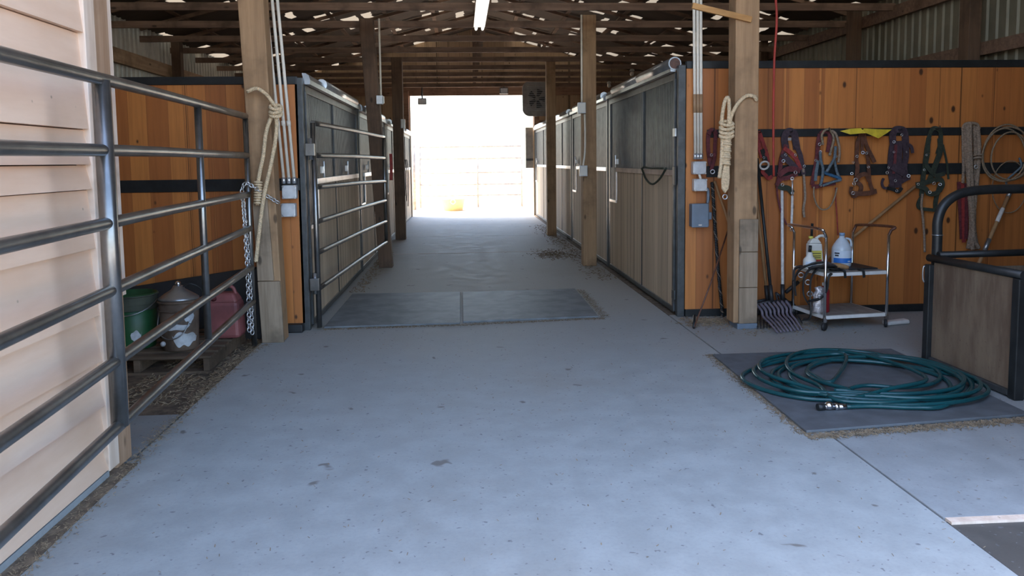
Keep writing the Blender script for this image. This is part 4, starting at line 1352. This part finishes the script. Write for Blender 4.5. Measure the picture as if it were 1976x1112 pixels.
for a, b in ((CA, CB), (CD, CCc)):
    d = (b - a).normalized()
    o_ = Vector((-.05 if a is CA else .05, 0, 0))
    za = .82 if a is CA else .80
    MB().tube(crom([a + Vector((0, 0, za - .01)), a + Vector((0, 0, za + .035)) + o_ * .4, a + o_ + d * .02 + Vector((0, 0, za + .065)), b + o_ - d * .02 + Vector((0, 0, .885)), b + o_ * .4 + Vector((0, 0, .855)), b + Vector((0, 0, .81))], 6), .0125, 10).build('handle', 'chrome' if a is CA else 'brown_strap', ct)
zs_ = .5035
# jug
jx, jy = 3.44, 6.82
jg = thing('jug', 'clear gallon jug with a blue and white label on the cart', 'jug', (jx, jy, zs_))
MB().lathe([(.0, 0), (.07, 0), (.084, .012), (.086, .04), (.086, .165), (.082, .18), (.07, .205), (.045, .245), (.024, .268), (.022, .285), (0, .285)], (jx, jy, zs_), 28).build('body', 'clear_jug', jg)
MB().lathe([(.0, .286), (.025, .286), (.025, .308), (.022, .311), (0, .311)], (jx, jy, zs_), 20).build('cap', 'cap_blue', jg)
MB().tube(crom([(jx + .03, jy - .01, zs_ + .262), (jx + .068, jy - .012, zs_ + .25), (jx + .082, jy - .012, zs_ + .21), (jx + .078, jy - .01, zs_ + .175)]), .010, 8).build('grip', 'clear_jug', jg)


def wrap(parent, name, c, R, a0, a1, z0, z1, mat, n=14):
    """curved label patch that follows a round bottle"""
    vs, fs = [], []
    for i in range(n + 1):
        a = math.radians(a0 + (a1 - a0) * i / n)
        for (r, z) in ((R, z0), (R, z1)):
            vs.append((c[0] + r * math.cos(a), c[1] + r * math.sin(a), z))
    for i in range(n):
        fs.append((2 * i, 2 * i + 2, 2 * i + 3, 2 * i + 1))
    return MB().add(vs, fs, True).build(name, mat, parent)


lb_ = wrap(jg, 'label', (jx, jy), .0875, -165, -35, zs_ + .045, zs_ + .155, 'label_white')
wrap(lb_, 'blue_band', (jx, jy), .0880, -165, -35, zs_ + .045, zs_ + .088, 'label_blue')
wrap(lb_, 'dark_print', (jx, jy), .0882, -158, -128, zs_ + .125, zs_ + .138, 'ink')
wrap(lb_, 'dark_print', (jx, jy), .0882, -155, -132, zs_ + .104, zs_ + .118, 'ink')
wrap(lb_, 'pale_print', (jx, jy), .0884, -80, -58, zs_ + .055, zs_ + .064, 'label_white')
# flat spray jug with yellow label
sx0, sy0 = 3.21, 6.83
sj = thing('spray_jug', 'white handled jug with a yellow and red label on the cart', 'jug', (sx0, sy0, zs_))
MB().hexa([(sx0 - .085, sy0 - .04, zs_), (sx0 + .055, sy0 - .04, zs_), (sx0 + .055, sy0 + .04, zs_), (sx0 - .085, sy0 + .04, zs_)], [(sx0 - .085, sy0 - .038, zs_ + .22), (sx0 + .035, sy0 - .038, zs_ + .22), (sx0 + .035, sy0 + .038, zs_ + .22), (sx0 - .085, sy0 + .038, zs_ + .22)]).build('body', 'white_plastic', sj, .012)
MB().hexa([(sx0 - .082, sy0 - .036, zs_ + .222), (sx0 + .032, sy0 - .036, zs_ + .222), (sx0 + .032, sy0 + .036, zs_ + .222), (sx0 - .082, sy0 + .036, zs_ + .222)], [(sx0 - .05, sy0 - .024, zs_ + .265), (sx0 + .0, sy0 - .024, zs_ + .265), (sx0 + .0, sy0 + .024, zs_ + .265), (sx0 - .05, sy0 + .024, zs_ + .265)]).build('shoulder', 'white_plastic', sj, .008)
MB().tube(crom([(sx0 - .01, sy0, zs_ + .262), (sx0 + .03, sy0, zs_ + .285), (sx0 + .07, sy0, zs_ + .28), (sx0 + .088, sy0, zs_ + .25), (sx0 + .088, sy0, zs_ + .12), (sx0 + .085, sy0, zs_ + .03), (sx0 + .05, sy0, zs_ + .016)]), .013, 10).build('grip', 'white_plastic', sj)
lb_ = MB().box((sx0 - .078, sy0 - .0425, zs_ + .05), (sx0 + .03, sy0 - .0405, zs_ + .155)).build('label', 'yellow_label', sj)
MB().box((sx0 - .04, sy0 - .0445, zs_ + .052), (sx0 + .03, sy0 - .0428, zs_ + .075)).build('red_band', 'red_label', lb_)
for zz in (.088, .105, .128):
    MB().box((sx0 - .07, sy0 - .0442, zs_ + zz), (sx0 + .02, sy0 - .0428, zs_ + zz + .006)).build('dark_print', 'ink', lb_)
MB().tube([(sx0 - .055, sy0, zs_ + .262), (sx0 - .055, sy0, zs_ + .285)], .02, 12).build('cap', 'yellow_label', sj)
MB().tube([(sx0 - .05, sy0, zs_ + .285), (sx0 - .045, sy0, zs_ + .40)], .012, 8).build('nozzle', 'steel_black', sj)
# squat spray bottle
bx, by = 3.105, 6.74
sb = thing('spray_bottle', 'small white bottle with a long black neck at the cart corner', 'bottle', (bx, by, zs_))
MB().lathe([(0, 0), (.05, 0), (.056, .01), (.056, .075), (.05, .09), (.028, .115), (.022, .15), (0, .15)], (bx, by, zs_), 22).build('body', 'white_plastic', sb)
MB().tube([(bx, by, zs_ + .15), (bx + .004, by, zs_ + .21)], .014, 10).build('neck', 'steel_black', sb)
wrap(sb, 'label', (bx, by), .0575, -150, -40, zs_ + .02, zs_ + .07, 'label_white')
# brush, strap, pad on the upper shelf
br = thing('brush', 'wooden backed brush lying on the upper shelf of the cart', 'brush', (3.30, 6.60, zs_))
MB().tube(crom([(3.215, 6.60, zs_ + .035), (3.25, 6.595, zs_ + .045), (3.30, 6.60, zs_ + .042), (3.36, 6.61, zs_ + .03), (3.40, 6.62, zs_ + .022)]), .02, 10, scale=lambda s: .8 + .4 * math.sin(s * PI)).build('back', 'handle_wood', br)
MB().box((3.23, 6.58, zs_), (3.31, 6.62, zs_ + .028)).build('bristles', 'fork_black', br, .004)
tag(MB().hexa([(3.40, 6.60, zs_), (3.68, 6.63, zs_), (3.64, 6.99, zs_), (3.53, 6.97, zs_)], [(3.40, 6.60, zs_ + .012), (3.68, 6.63, zs_ + .012), (3.64, 6.99, zs_ + .012), (3.53, 6.97, zs_ + .012)]).build('rubber_pad', 'black_rubber', None, .003), 'flat black pad on the right half of the upper shelf', 'pad')
hn = thing('harness', 'black leather harness draped over the left end of the cart', 'harness', (3.15, 6.6, zs_))
for i, p in enumerate(([(3.26, 6.56, .55), (3.20, 6.50, .565), (3.12, 6.50, .56), (3.06, 6.62, .52), (3.02, 6.66, .42), (3.03, 6.68, .28), (3.08, 6.68, .19)],
                       [(3.24, 6.58, .555), (3.17, 6.53, .57), (3.10, 6.54, .54), (3.055, 6.58, .46), (3.05, 6.60, .32), (3.06, 6.60, .10), (3.02, 6.66, .06)],
                       [(3.28, 6.62, .53), (3.20, 6.60, .575), (3.10, 6.66, .56), (3.02, 6.74, .50), (3.0, 6.80, .40), (3.02, 6.82, .25)],
                       [(3.16, 6.43, .505), (3.135, 6.43, .47), (3.13, 6.45, .36), (3.10, 6.52, .27), (3.04, 6.60, .24)],
                       [(3.30, 6.58, .51), (3.22, 6.54, .535), (3.12, 6.60, .53), (3.04, 6.86, .50), (3.0, 6.84, .38)])):
    MB().sweep(crom(p, 6), [(-.006, -.017), (.006, -.017), (.006, .017), (-.006, .017)], up=(.3, 1, .2), smooth=False).build('strap', 'steel_black', hn)
for p in ((3.04, 6.62, .40), (3.05, 6.60, .30), (3.10, 6.50, .30), (3.02, 6.72, .45)):
    MB().ring(p, .022, .005, (.4, 1, .1)).build('buckle', 'galv', hn)
for x_, y_2 in ((3.30, .075), (3.47, .09)):
    tag(MB().sweep(crom([(x_ - .01, 6.56, zs_ + .014), (x_, 6.478 + y_2 * .2, zs_ + .012), (x_ + .004, 6.466 + y_2 * .2, zs_ - .015), (x_ + .008, 6.468 + y_2 * .2, zs_ - .05)], 5), [(-.011, -.003), (.011, -.003), (.011, .003), (-.011, .003)], up=(0, 1, 0), smooth=False).build('strap_end', 'steel_black'), 'black strap end hanging over the upper shelf edge, %s' % ('below the brush' if x_ < 3.4 else 'toward the middle of the shelf'), 'strap')
# lower shelf
zl = .1285
rbt = thing('bottle', 'red bottle on the lower shelf of the cart', 'bottle', (3.19, 6.62, zl))
MB().lathe([(0, 0), (.042, 0), (.045, .01), (.045, .19), (.03, .22), (.018, .235), (0, .235)], (3.20, 6.64, zl), 20).build('body', 'red_bottle', rbt)
MB().lathe([(0, .2355), (.02, .2355), (.02, .262), (0, .262)], (3.20, 6.64, zl), 16).build('cap', 'white_plastic', rbt)
bgm = MB()
prof = [(0, 0), (.055, 0), (.065, .02), (.055, .06), (.066, .09), (.05, .13), (.058, .16), (.035, .20), (.042, .225), (0, .24)]
bgm.lathe(prof, (3.135, 6.60, zl), 18, 1.0, .8)
bgm.V = [(v[0] + random.uniform(-.006, .006), v[1] + random.uniform(-.006, .006), v[2]) for v in bgm.V]
tag(bgm.build('plastic_bag', 'silver_bag'), 'crumpled shiny bag on the lower shelf beside the red bottle', 'bag')
pk = thing('packet', 'white packet lying on the floor right of the cart', 'packet', (3.88, 6.60, 0))
MB().hexa([(3.76, 6.57, .0), (4.0, 6.63, .0), (3.99, 6.72, .0), (3.75, 6.66, .0)], [(3.765, 6.575, .035), (3.995, 6.635, .04), (3.985, 6.715, .04), (3.755, 6.655, .035)]).build('wrapper', 'white_enamel', pk, .015)
MB().sweep([(3.755, 6.574, .02), (3.752, 6.655, .02)], [(-.002, -.014), (.002, -.014), (.002, .014), (-.002, .014)], up=(0, 0, 1), smooth=False).build('end_fold', 'white_nylon', pk)

# ------------------------------------------------------------------ plywood sided feed cart
bc = thing('feed_cart', 'plywood sided cart in a black steel frame with a tall hoop, at the right edge', 'cart', (3.8, 4.9, 0))
X0, X1, Y0, Y1 = 3.37, 4.45, 4.46, 5.36
MB().box((X0 + .006, Y0 + .05, .05), (X0 + .024, Y1 - .03, .745)).build('side_panel', 'plywood', bc)
MB().box((X0 + .06, Y0 + .012, .05), (X1, Y0 + .03, .70)).build('front_panel', 'plywood', bc)
MB().box((X0 + .03, Y1 - .028, .05), (X1, Y1 - .010, .70)).build('rear_panel', 'plywood', bc)
MB().box((X1 - .02, Y0 + .032, .05), (X1 - .002, Y1 - .03, .70)).build('side_panel', 'plywood', bc)
MB().box((X0 + .026, Y0 + .032, .052), (X1 - .022, Y1 - .03, .07)).build('floor_panel', 'plywood', bc)
for (px, py, zt, wd) in ((X0 + .012, Y0 + .012, .75, .062), (X0 + .0, Y1 + .0, .72, .06), (X1, Y0 + .01, .75, .05), (X1, Y1, .75, .05)):
    MB().box((px - wd / 2, py - wd / 2, .0), (px + wd / 2, py + wd / 2, zt)).build('corner_post', 'steel_black', bc, .006)
MB().box((X0 - .015, Y0 + .05, .012), (X0 + .03, Y1 - .03, .048)).build('base_rail', 'steel_grey', bc, .004)
MB().box((X0 + .04, Y0 - .01, .012), (X1 - .03, Y0 + .03, .048)).build('base_rail', 'steel_grey', bc, .004)
MB().tube([(X0 + .01, Y0 - .02, .775), (X0 + .005, Y1 + .03, .765)], .027, 12).build('top_rail', 'steel_black', bc)
MB().tube([(X0 + .04, Y1 - .02, .79), (X1 + .03, Y1 - .02, .80)], .025, 12).build('top_rail', 'steel_black', bc)
MB().tube([(X0 + .05, Y0 + .02, .765), (X1 + .03, Y0 + .02, .765)], .022, 12).build('top_rail', 'steel_black', bc)
MB().tube(crom([(3.43, Y1 + .03, .70), (3.43, Y1 + .03, .90), (3.43, Y1 + .03, 1.04), (3.475, Y1 + .03, 1.15), (3.58, Y1 + .03, 1.222), (3.74, Y1 + .03, 1.25), (4.0, Y1 + .03, 1.255), (4.22, Y1 + .03, 1.25), (4.36, Y1 + .03, 1.20), (4.43, Y1 + .03, 1.10), (4.44, Y1 + .03, .9), (4.44, Y1 + .03, .70)], 6), .034, 14).build('hoop', 'steel_black', bc)
MB().ring((3.43, Y1 + .03, .93), .035, .004, (0, 0, 1)).build('clamp', 'galv', bc)
MB().tube(crom([(3.37, Y1 + .02, .68), (3.335, Y1 + .03, .70), (3.335, Y1 + .03, .60), (3.37, Y1 + .02, .58)]), .006, 7).build('side_hook', 'galv', bc)
spn = MB()
spn.tube([(X0 + .12 + .02 * math.cos(i * .7), Y0 - .03 + .02 * math.sin(i * .7), .34 + i * .0022) for i in range(120)], .0045, 6)
spn.build('spring', 'galv', bc)
MB().tube([(X0 + .12, Y0 - .03, .30), (X0 + .12, Y0 - .03, .66)], .008, 8).build('spring_rod', 'galv', bc)

# ------------------------------------------------------------------ green hose
hs_ = thing('garden_hose', 'coiled teal green hose on the dark rubber mat at the right', 'hose', (2.6, 4.9, .018))
pts = []
rnd = random.Random(11)
turns = [(2.70, 4.86, .62, .56, .0), (2.60, 4.93, .62, .58, .4), (2.74, 4.93, .56, .58, -.3), (2.58, 4.84, .60, .46, .2), (2.80, 4.88, .50, .52, .5), (2.64, 4.98, .60, .54, -.2), (2.72, 4.80, .60, .50, .1), (2.76, 4.98, .46, .36, .3)]
for ti, (cx_, cy_, rx_2, ry_2, tilt) in enumerate(turns):
    for k in range(14):
        a = -2.2 + 2 * PI * k / 14
        ph = ti * 1.7
        wob = 1 + .06 * math.sin(2 * a + ph) + .03 * math.sin(3 * a - ph)
        z = .018 + .0145 + (.011 * (ti % 3)) + .012 * (1 + math.sin(a * 2 + ph)) * .7
        u_, v_ = rx_2 * wob * math.cos(a), ry_2 * wob * math.sin(a)
        pts.append((min(3.30, cx_ + u_ * math.cos(tilt * .25) - v_ * math.sin(tilt * .25)), max(4.25, min(5.58, cy_ + u_ * math.sin(tilt * .25) + v_ * math.cos(tilt * .25))), z))
# the free end with its coupling, and the loose turn that swings out to the left
pts = [(2.235, 4.335, .034), (2.40, 4.33, .034), (2.62, 4.28, .034), (2.82, 4.29, .038)] + pts[4:]
pts += [(2.75, 5.36, .07), (2.45, 5.40, .05), (2.12, 5.28, .036), (1.88, 5.06, .033), (1.86, 4.80, .033), (2.02, 4.55, .034), (2.28, 4.45, .040), (2.60, 4.52, .075), (2.92, 4.66, .078), (3.0, 4.92, .07), (2.96, 5.18, .07), (2.86, 5.40, .07), (2.78, 5.52, .06)]
MB().tube(crom(pts, 6), .0135, 10).build('tubing', 'hose', hs_)
MB().tube([(2.235, 4.335, .035), (2.185, 4.333, .035)], .0165, 12).build('coupling', 'chrome', hs_)
MB().tube([(2.185, 4.333, .037), (2.165, 4.332, .037)], .022, 12).build('collar', 'chrome', hs_)
MB().tube([(2.165, 4.332, .038), (2.10, 4.33, .040)], .015, 10).ball((2.13, 4.33, .045), .025, 8).build('valve', 'chrome', hs_)
MB().tube([(2.10, 4.33, .040), (2.06, 4.328, .040)], .021, 10).build('valve_knob', 'steel_black', hs_)

# ------------------------------------------------------------------ left corner: pallet, buckets, can
zf = -.035
pl = thing('pallet', 'dirty wooden pallet on the dirt behind the left gate', 'pallet', (-2.35, 6.2, zf))
for i in range(6):
    y_a = 5.74 + i * .175
    MB().box((-2.95, y_a, zf + .115), (-1.86, y_a + .10, zf + .135)).build('deck_board', 'pallet_wood', pl, .003)
for xx in (-2.93, -2.42, -1.92):
    MB().box((xx, 5.75, zf + .02), (xx + .045, 6.71, zf + .1145)).build('stringer', 'pallet_wood', pl, .003)
for y_a in (5.75, 6.18, 6.60):
    MB().box((-2.95, y_a, zf), (-1.86, y_a + .10, zf + .0195)).build('base_board', 'pallet_wood', pl)
zp = zf + .1355


def smear(parent, name, c, R_, a0, a1, z0, z1, mat, n=22, seed=1):
    vs, fs = [], []
    for i in range(n + 1):
        f = i / n
        a = math.radians(a0 + (a1 - a0) * f)
        e = math.sin(PI * f) ** .5
        lo = z0 + (z1 - z0) * (.55 * (1 - e) + .14 * (1 + math.sin(5.3 * f + seed) * math.sin(11 * f + 2 * seed)))
        hi = z1 - (z1 - z0) * (.40 * (1 - e) + .12 * (1 + math.sin(7.1 * f + 2.3 * seed) * math.sin(3.7 * f + seed)))
        for z in (lo, max(lo + .004, hi)):
            vs.append((c[0] + R_(z) * math.cos(a), c[1] + R_(z) * math.sin(a), z))
    for i in range(n):
        fs.append((2 * i, 2 * i + 2, 2 * i + 3, 2 * i + 1))
    return MB().add(vs, fs, True).build(name, mat, parent)


def bucket(name, label, c, r0, r1, h, mat, rim, cat='bucket'):
    t = thing(name, label, cat, (c[0], c[1], zp))
    MB().lathe([(0, 0), (r0, 0), (r0 + .004, .008), (r1, h), (r1 - .008, h), (r0 - .004, .012), (0, .012)], (c[0], c[1], zp), 30).build('shell', mat, t)
    rg = MB()
    for dz in (-.012, -.075):
        f = (h + dz) / h
        rg.ring((c[0], c[1], zp + h + dz), r0 + (r1 - r0) * f + .003, .007, (0, 0, 1), 30, 6)
    rg.build('rim', rim, t)
    return t


gb = bucket('bucket', 'green plastic bucket on the left end of the pallet', (-2.56, 6.12), .155, .185, .42, 'green_plastic', 'green_dirty')
MB().tube([(-2.56 + .19 * math.cos(a), 6.12 + .19 * math.sin(a), zp + .37 - .10 * math.sin((a + PI) if a < 0 else a)) for a in [-PI + PI * i / 16 for i in range(17)]], .004, 6).build('bail_handle', 'galv', gb)
wrap(gb, 'dusty_band', (-2.56, 6.12), .1868, -170, 10, zp + .30, zp + .405, 'green_dirty', 20)
smear(gb, 'pale_mark', (-2.56, 6.12), lambda z: .1618 + .0265 * (z - zp) / .42, -75, -48, zp + .05, zp + .16, 'white_dirty', 14, 2)
wb = bucket('pail', 'brown and white stained pail in the middle of the pallet', (-2.17, 6.02), .125, .145, .38, 'brown_pail', 'brown_pail')
pr_ = lambda z: .1318 + .0165 * (z - zp) / .38
smear(wb, 'white_smear', (-2.17, 6.02), pr_, -95, -15, zp + .005, zp + .17, 'white_dirty', 22, 3)
smear(wb, 'white_smear', (-2.17, 6.02), pr_, -150, -40, zp + .15, zp + .22, 'white_dirty', 22, 4)
smear(wb, 'white_smear', (-2.17, 6.02), pr_, -62, -25, zp + .20, zp + .30, 'white_dirty', 12, 5)
MB().tube(crom([(-2.31, 6.0, zp + .30), (-2.29, 5.90, zp + .16), (-2.20, 5.865, zp + .10), (-2.10, 5.88, zp + .14), (-2.04, 5.97, zp + .30)]), .004, 6).build('bail_handle', 'galv', wb)
MB().ball((-2.24, 5.852, zp + .07), .02, 8).build('handle_grip', 'white_dirty', wb)
lid = thing('pail_lid', 'dented metal lid with a shiny knob on top of the brown pail', 'pail lid', (-2.17, 6.02, zp + .382))  # lid of the brown pail, modelled as a low cone with a knob
MB().lathe([(0, 0), (.147, 0), (.147, .01), (.12, .03), (.05, .075), (.035, .10), (0, .10)], (-2.17, 6.02, zp + .3815), 26).build('cone', 'galv', lid)
MB().ball((-2.17, 6.02, zp + .497), .022, 8).build('knob', 'chrome', lid)
MB().tube(crom([(-2.14, 6.02, zp + .47), (-2.08, 6.0, zp + .50), (-2.02, 6.02, zp + .47), (-2.0, 6.05, zp + .42)]), .006, 6).build('wire', 'steel_black', lid)
gc = thing('fuel_can', 'faded red plastic fuel can at the right end of the pallet', 'can', (-1.97, 6.42, zp))
MB().hexa([(-2.07, 6.28, zp), (-1.80, 6.28, zp), (-1.80, 6.50, zp), (-2.07, 6.50, zp)], [(-2.06, 6.29, zp + .30), (-1.81, 6.29, zp + .30), (-1.81, 6.49, zp + .30), (-2.06, 6.49, zp + .30)]).build('body', 'gas_red', gc, .03)
MB().hexa([(-2.055, 6.295, zp + .29), (-1.815, 6.295, zp + .29), (-1.815, 6.485, zp + .29), (-2.055, 6.485, zp + .29)], [(-2.03, 6.33, zp + .365), (-1.85, 6.33, zp + .365), (-1.85, 6.45, zp + .365), (-2.03, 6.45, zp + .365)]).build('shoulder', 'gas_red', gc, .02)
MB().tube(crom([(-2.0, 6.39, zp + .36), (-1.98, 6.39, zp + .405), (-1.92, 6.39, zp + .415), (-1.87, 6.39, zp + .40), (-1.85, 6.39, zp + .35)]), .014, 10).build('grip', 'gas_red', gc)
MB().tube([(-2.0, 6.31, zp + .32), (-2.0, 6.285, zp + .35)], .022, 12).build('cap', 'maroon_strap', gc)
tag(MB().hexa([(-2.97, 6.74, zf + .001), (-1.78, 6.86, zf + .001), (-1.78, 6.88, zf + .001), (-2.97, 6.77, zf + .001)], [(-2.97, 6.93, .43), (-1.78, 6.945, .60), (-1.78, 6.962, .60), (-2.97, 6.957, .43)]).build('rubber_sheet', 'black_rubber', None, .004), 'dark rubber sheet leaning on the pine wall behind the buckets', 'sheet')

# ------------------------------------------------------------------ straw, chaff, crumbs
def flakes(n, fn, size, seed):
    r = random.Random(seed)
    mb = MB()
    for _ in range(n):
        x, y, z = fn(r)
        L, W = r.uniform(.4, 1.0) * size, r.uniform(.10, .25) * size
        a = r.uniform(0, PI)
        dx, dy = math.cos(a) * L / 2, math.sin(a) * L / 2
        ex, ey = -math.sin(a) * W / 2, math.cos(a) * W / 2
        t = r.uniform(.0, .5) * size * .5
        h = size * .06
        mb.add([(x - dx - ex, y - dy - ey, z), (x + dx - ex, y + dy - ey, z + t), (x + dx + ex, y + dy + ey, z + t), (x - dx + ex, y - dy + ey, z),
                (x - dx, y - dy, z + h), (x + dx, y + dy, z + t + h)], [(3, 2, 1, 0), (0, 1, 5, 4), (2, 3, 4, 5), (1, 2, 5), (3, 0, 4)])
    return mb


def along(pts, wd, z=.002, side=0.0):
    segs = [(Vector((*a, 0)), Vector((*b, 0))) for a, b in zip(pts, pts[1:])]
    Ls = [(b - a).length for a, b in segs]

    def f(r):
        a, b = r.choices(segs, Ls)[0]
        p = a.lerp(b, r.random())
        d = (b - a).normalized()
        n = Vector((-d.y, d.x, 0))
        p = p + n * (r.gauss(0, wd * .45) + side * wd)
        return p.x, p.y, z
    return f


def stuff(mb, name, mat, label):
    tag(mb.build(name, mat), label, 'straw', None, 'stuff')


stuff(flakes(2600, along([(1.86, 5.75), (1.83, 4.0)], .07, .001, .45), .022, 1), 'chaff', 'chaff', 'brown chaff swept along the left edge of the hose mat')
stuff(flakes(2600, along([(1.83, 3.985), (3.3, 4.14)], .06, .001, -.35), .022, 2), 'chaff', 'chaff', 'brown chaff along the front edge of the hose mat')
stuff(flakes(1500, along([(-1.27, 7.035), (-.02, 7.075), (1.33, 7.215)], .045, .001, -.2), .022, 3), 'chaff', 'chaff', 'chaff along the front edge of the two aisle mats')
stuff(flakes(700, along([(1.32, 7.25), (1.33, 8.85)], .06, .001, -.4), .022, 4), 'chaff', 'chaff', 'chaff along the right edge of the aisle mats')
stuff(flakes(1800, along([(-1.66, 2.6), (-1.69, 3.7), (-1.715, 4.7), (-1.745, 6.0), (-1.66, 6.5)], .07, .003, -.1), .02, 5), 'straw_litter', 'straw', 'straw and dirt crumbs along the left edge of the concrete')
stuff(flakes(900, lambda r: (r.uniform(-2.3, -1.72), r.uniform(5.0, 6.9), -.033), .05, 6), 'straw_litter', 'straw', 'straw scattered on the dirt around the pallet')
stuff(flakes(700, lambda r: (r.gauss(2.75, .28), r.gauss(6.75, .16), .001), .035, 7), 'straw_litter', 'straw', 'straw crumbs under the forks and the cart')
stuff(flakes(420, lambda r: (r.gauss(2.25, .12), r.gauss(6.95, .09), .001), .045, 8), 'straw_litter', 'straw', 'straw tuft at the foot of the right wall end')
stuff(flakes(500, lambda r: (r.gauss(1.45, .16), r.gauss(12.3, .3), .001), .05, 9), 'straw_litter', 'chaff', 'dark straw patch on the far right of the aisle')
stuff(flakes(500, lambda r: (min(1.97, r.gauss(1.80, .1)), r.uniform(9.5, 18), .001), .06, 10), 'straw_litter', 'chaff', 'straw swept along the foot of the right stalls')
stuff(flakes(300, lambda r: (max(-1.31, r.gauss(-1.25, .06)), r.uniform(9.0, 13), .001), .05, 12), 'straw_litter', 'straw', 'straw swept along the foot of the left stalls')
stuff(flakes(420, lambda r: (r.uniform(-1.4, 3.6), r.uniform(2.7, 6.9), .001), .018, 13), 'straw_litter', 'straw', 'single straw crumbs scattered over the near concrete')

# ------------------------------------------------------------------ small things hanging along the aisle
for yy, lb in ((16.57, 'bare bulb lamp hanging above the third stall on the right'), (19.15, 'bare bulb lamp hanging above the farthest stall on the right')):
    b = thing('bulb_lamp', lb, 'lamp', (3.66, yy, 3.28), 'bare bulb lamps')
    MB().lathe([(0, 0), (.05, 0), (.055, .02), (.03, .05), (0, .05)], (3.66, yy, 3.37), 16).build('socket', 'white_plastic', b)
    MB().ball((3.66, yy, 3.32), .045, 8, 1.2).build('bulb', 'white_plastic', b)
gl = thing('green_rope', 'thin green rope drooping over the ledge of the nearest right stall', 'rope', (1.99, 8.0, 1.3))
MB().tube(crom([(2.0, 8.55, 1.40), (1.998, 8.35, 1.29), (1.995, 8.05, 1.24), (1.995, 7.75, 1.30), (2.0, 7.52, 1.41)], 8), .011, 7).build('strand', 'green_strap', gl)
MB().tube(crom([(2.0, 8.52, 1.405), (1.99, 8.40, 1.42), (1.985, 8.1, 1.405), (1.99, 7.6, 1.41)], 6), .009, 7).build('strand', 'green_strap', gl)
hl = thing('lead_rope', 'dark lead rope hanging on the third left post near the bright opening', 'rope', (-1.09, 15.13, 1.4))
for i in range(3):
    MB().tube(crom([(-1.085 + .02 * i, 15.12, 1.55), (-1.075 + .03 * i, 15.10, 1.2), (-1.09 + .025 * i, 15.11, .85 - .1 * i)], 6), .008, 6).build('strand', 'steel_black', hl)
rs = MB().sweep(crom([(-.99, 11.08, 1.62), (-.985, 11.07, 1.45), (-.99, 11.075, 1.25)], 5), [(-.02, -.004), (.02, -.004), (.02, .004), (-.02, .004)], up=(0, 1, 0), smooth=False)
tag(rs.build('strap', 'red_strap'), 'short red strap hanging on the second left post behind the gate end', 'strap')
jm = thing('rubber_sill', 'dark rubber block at the foot of the pine wall end beside the left post', 'block', (-1.5, 6.96, 0))
MB().box((-1.60, 6.90, .0), (-1.43, 6.979, .075)).build('block', 'black_rubber', jm, .012)
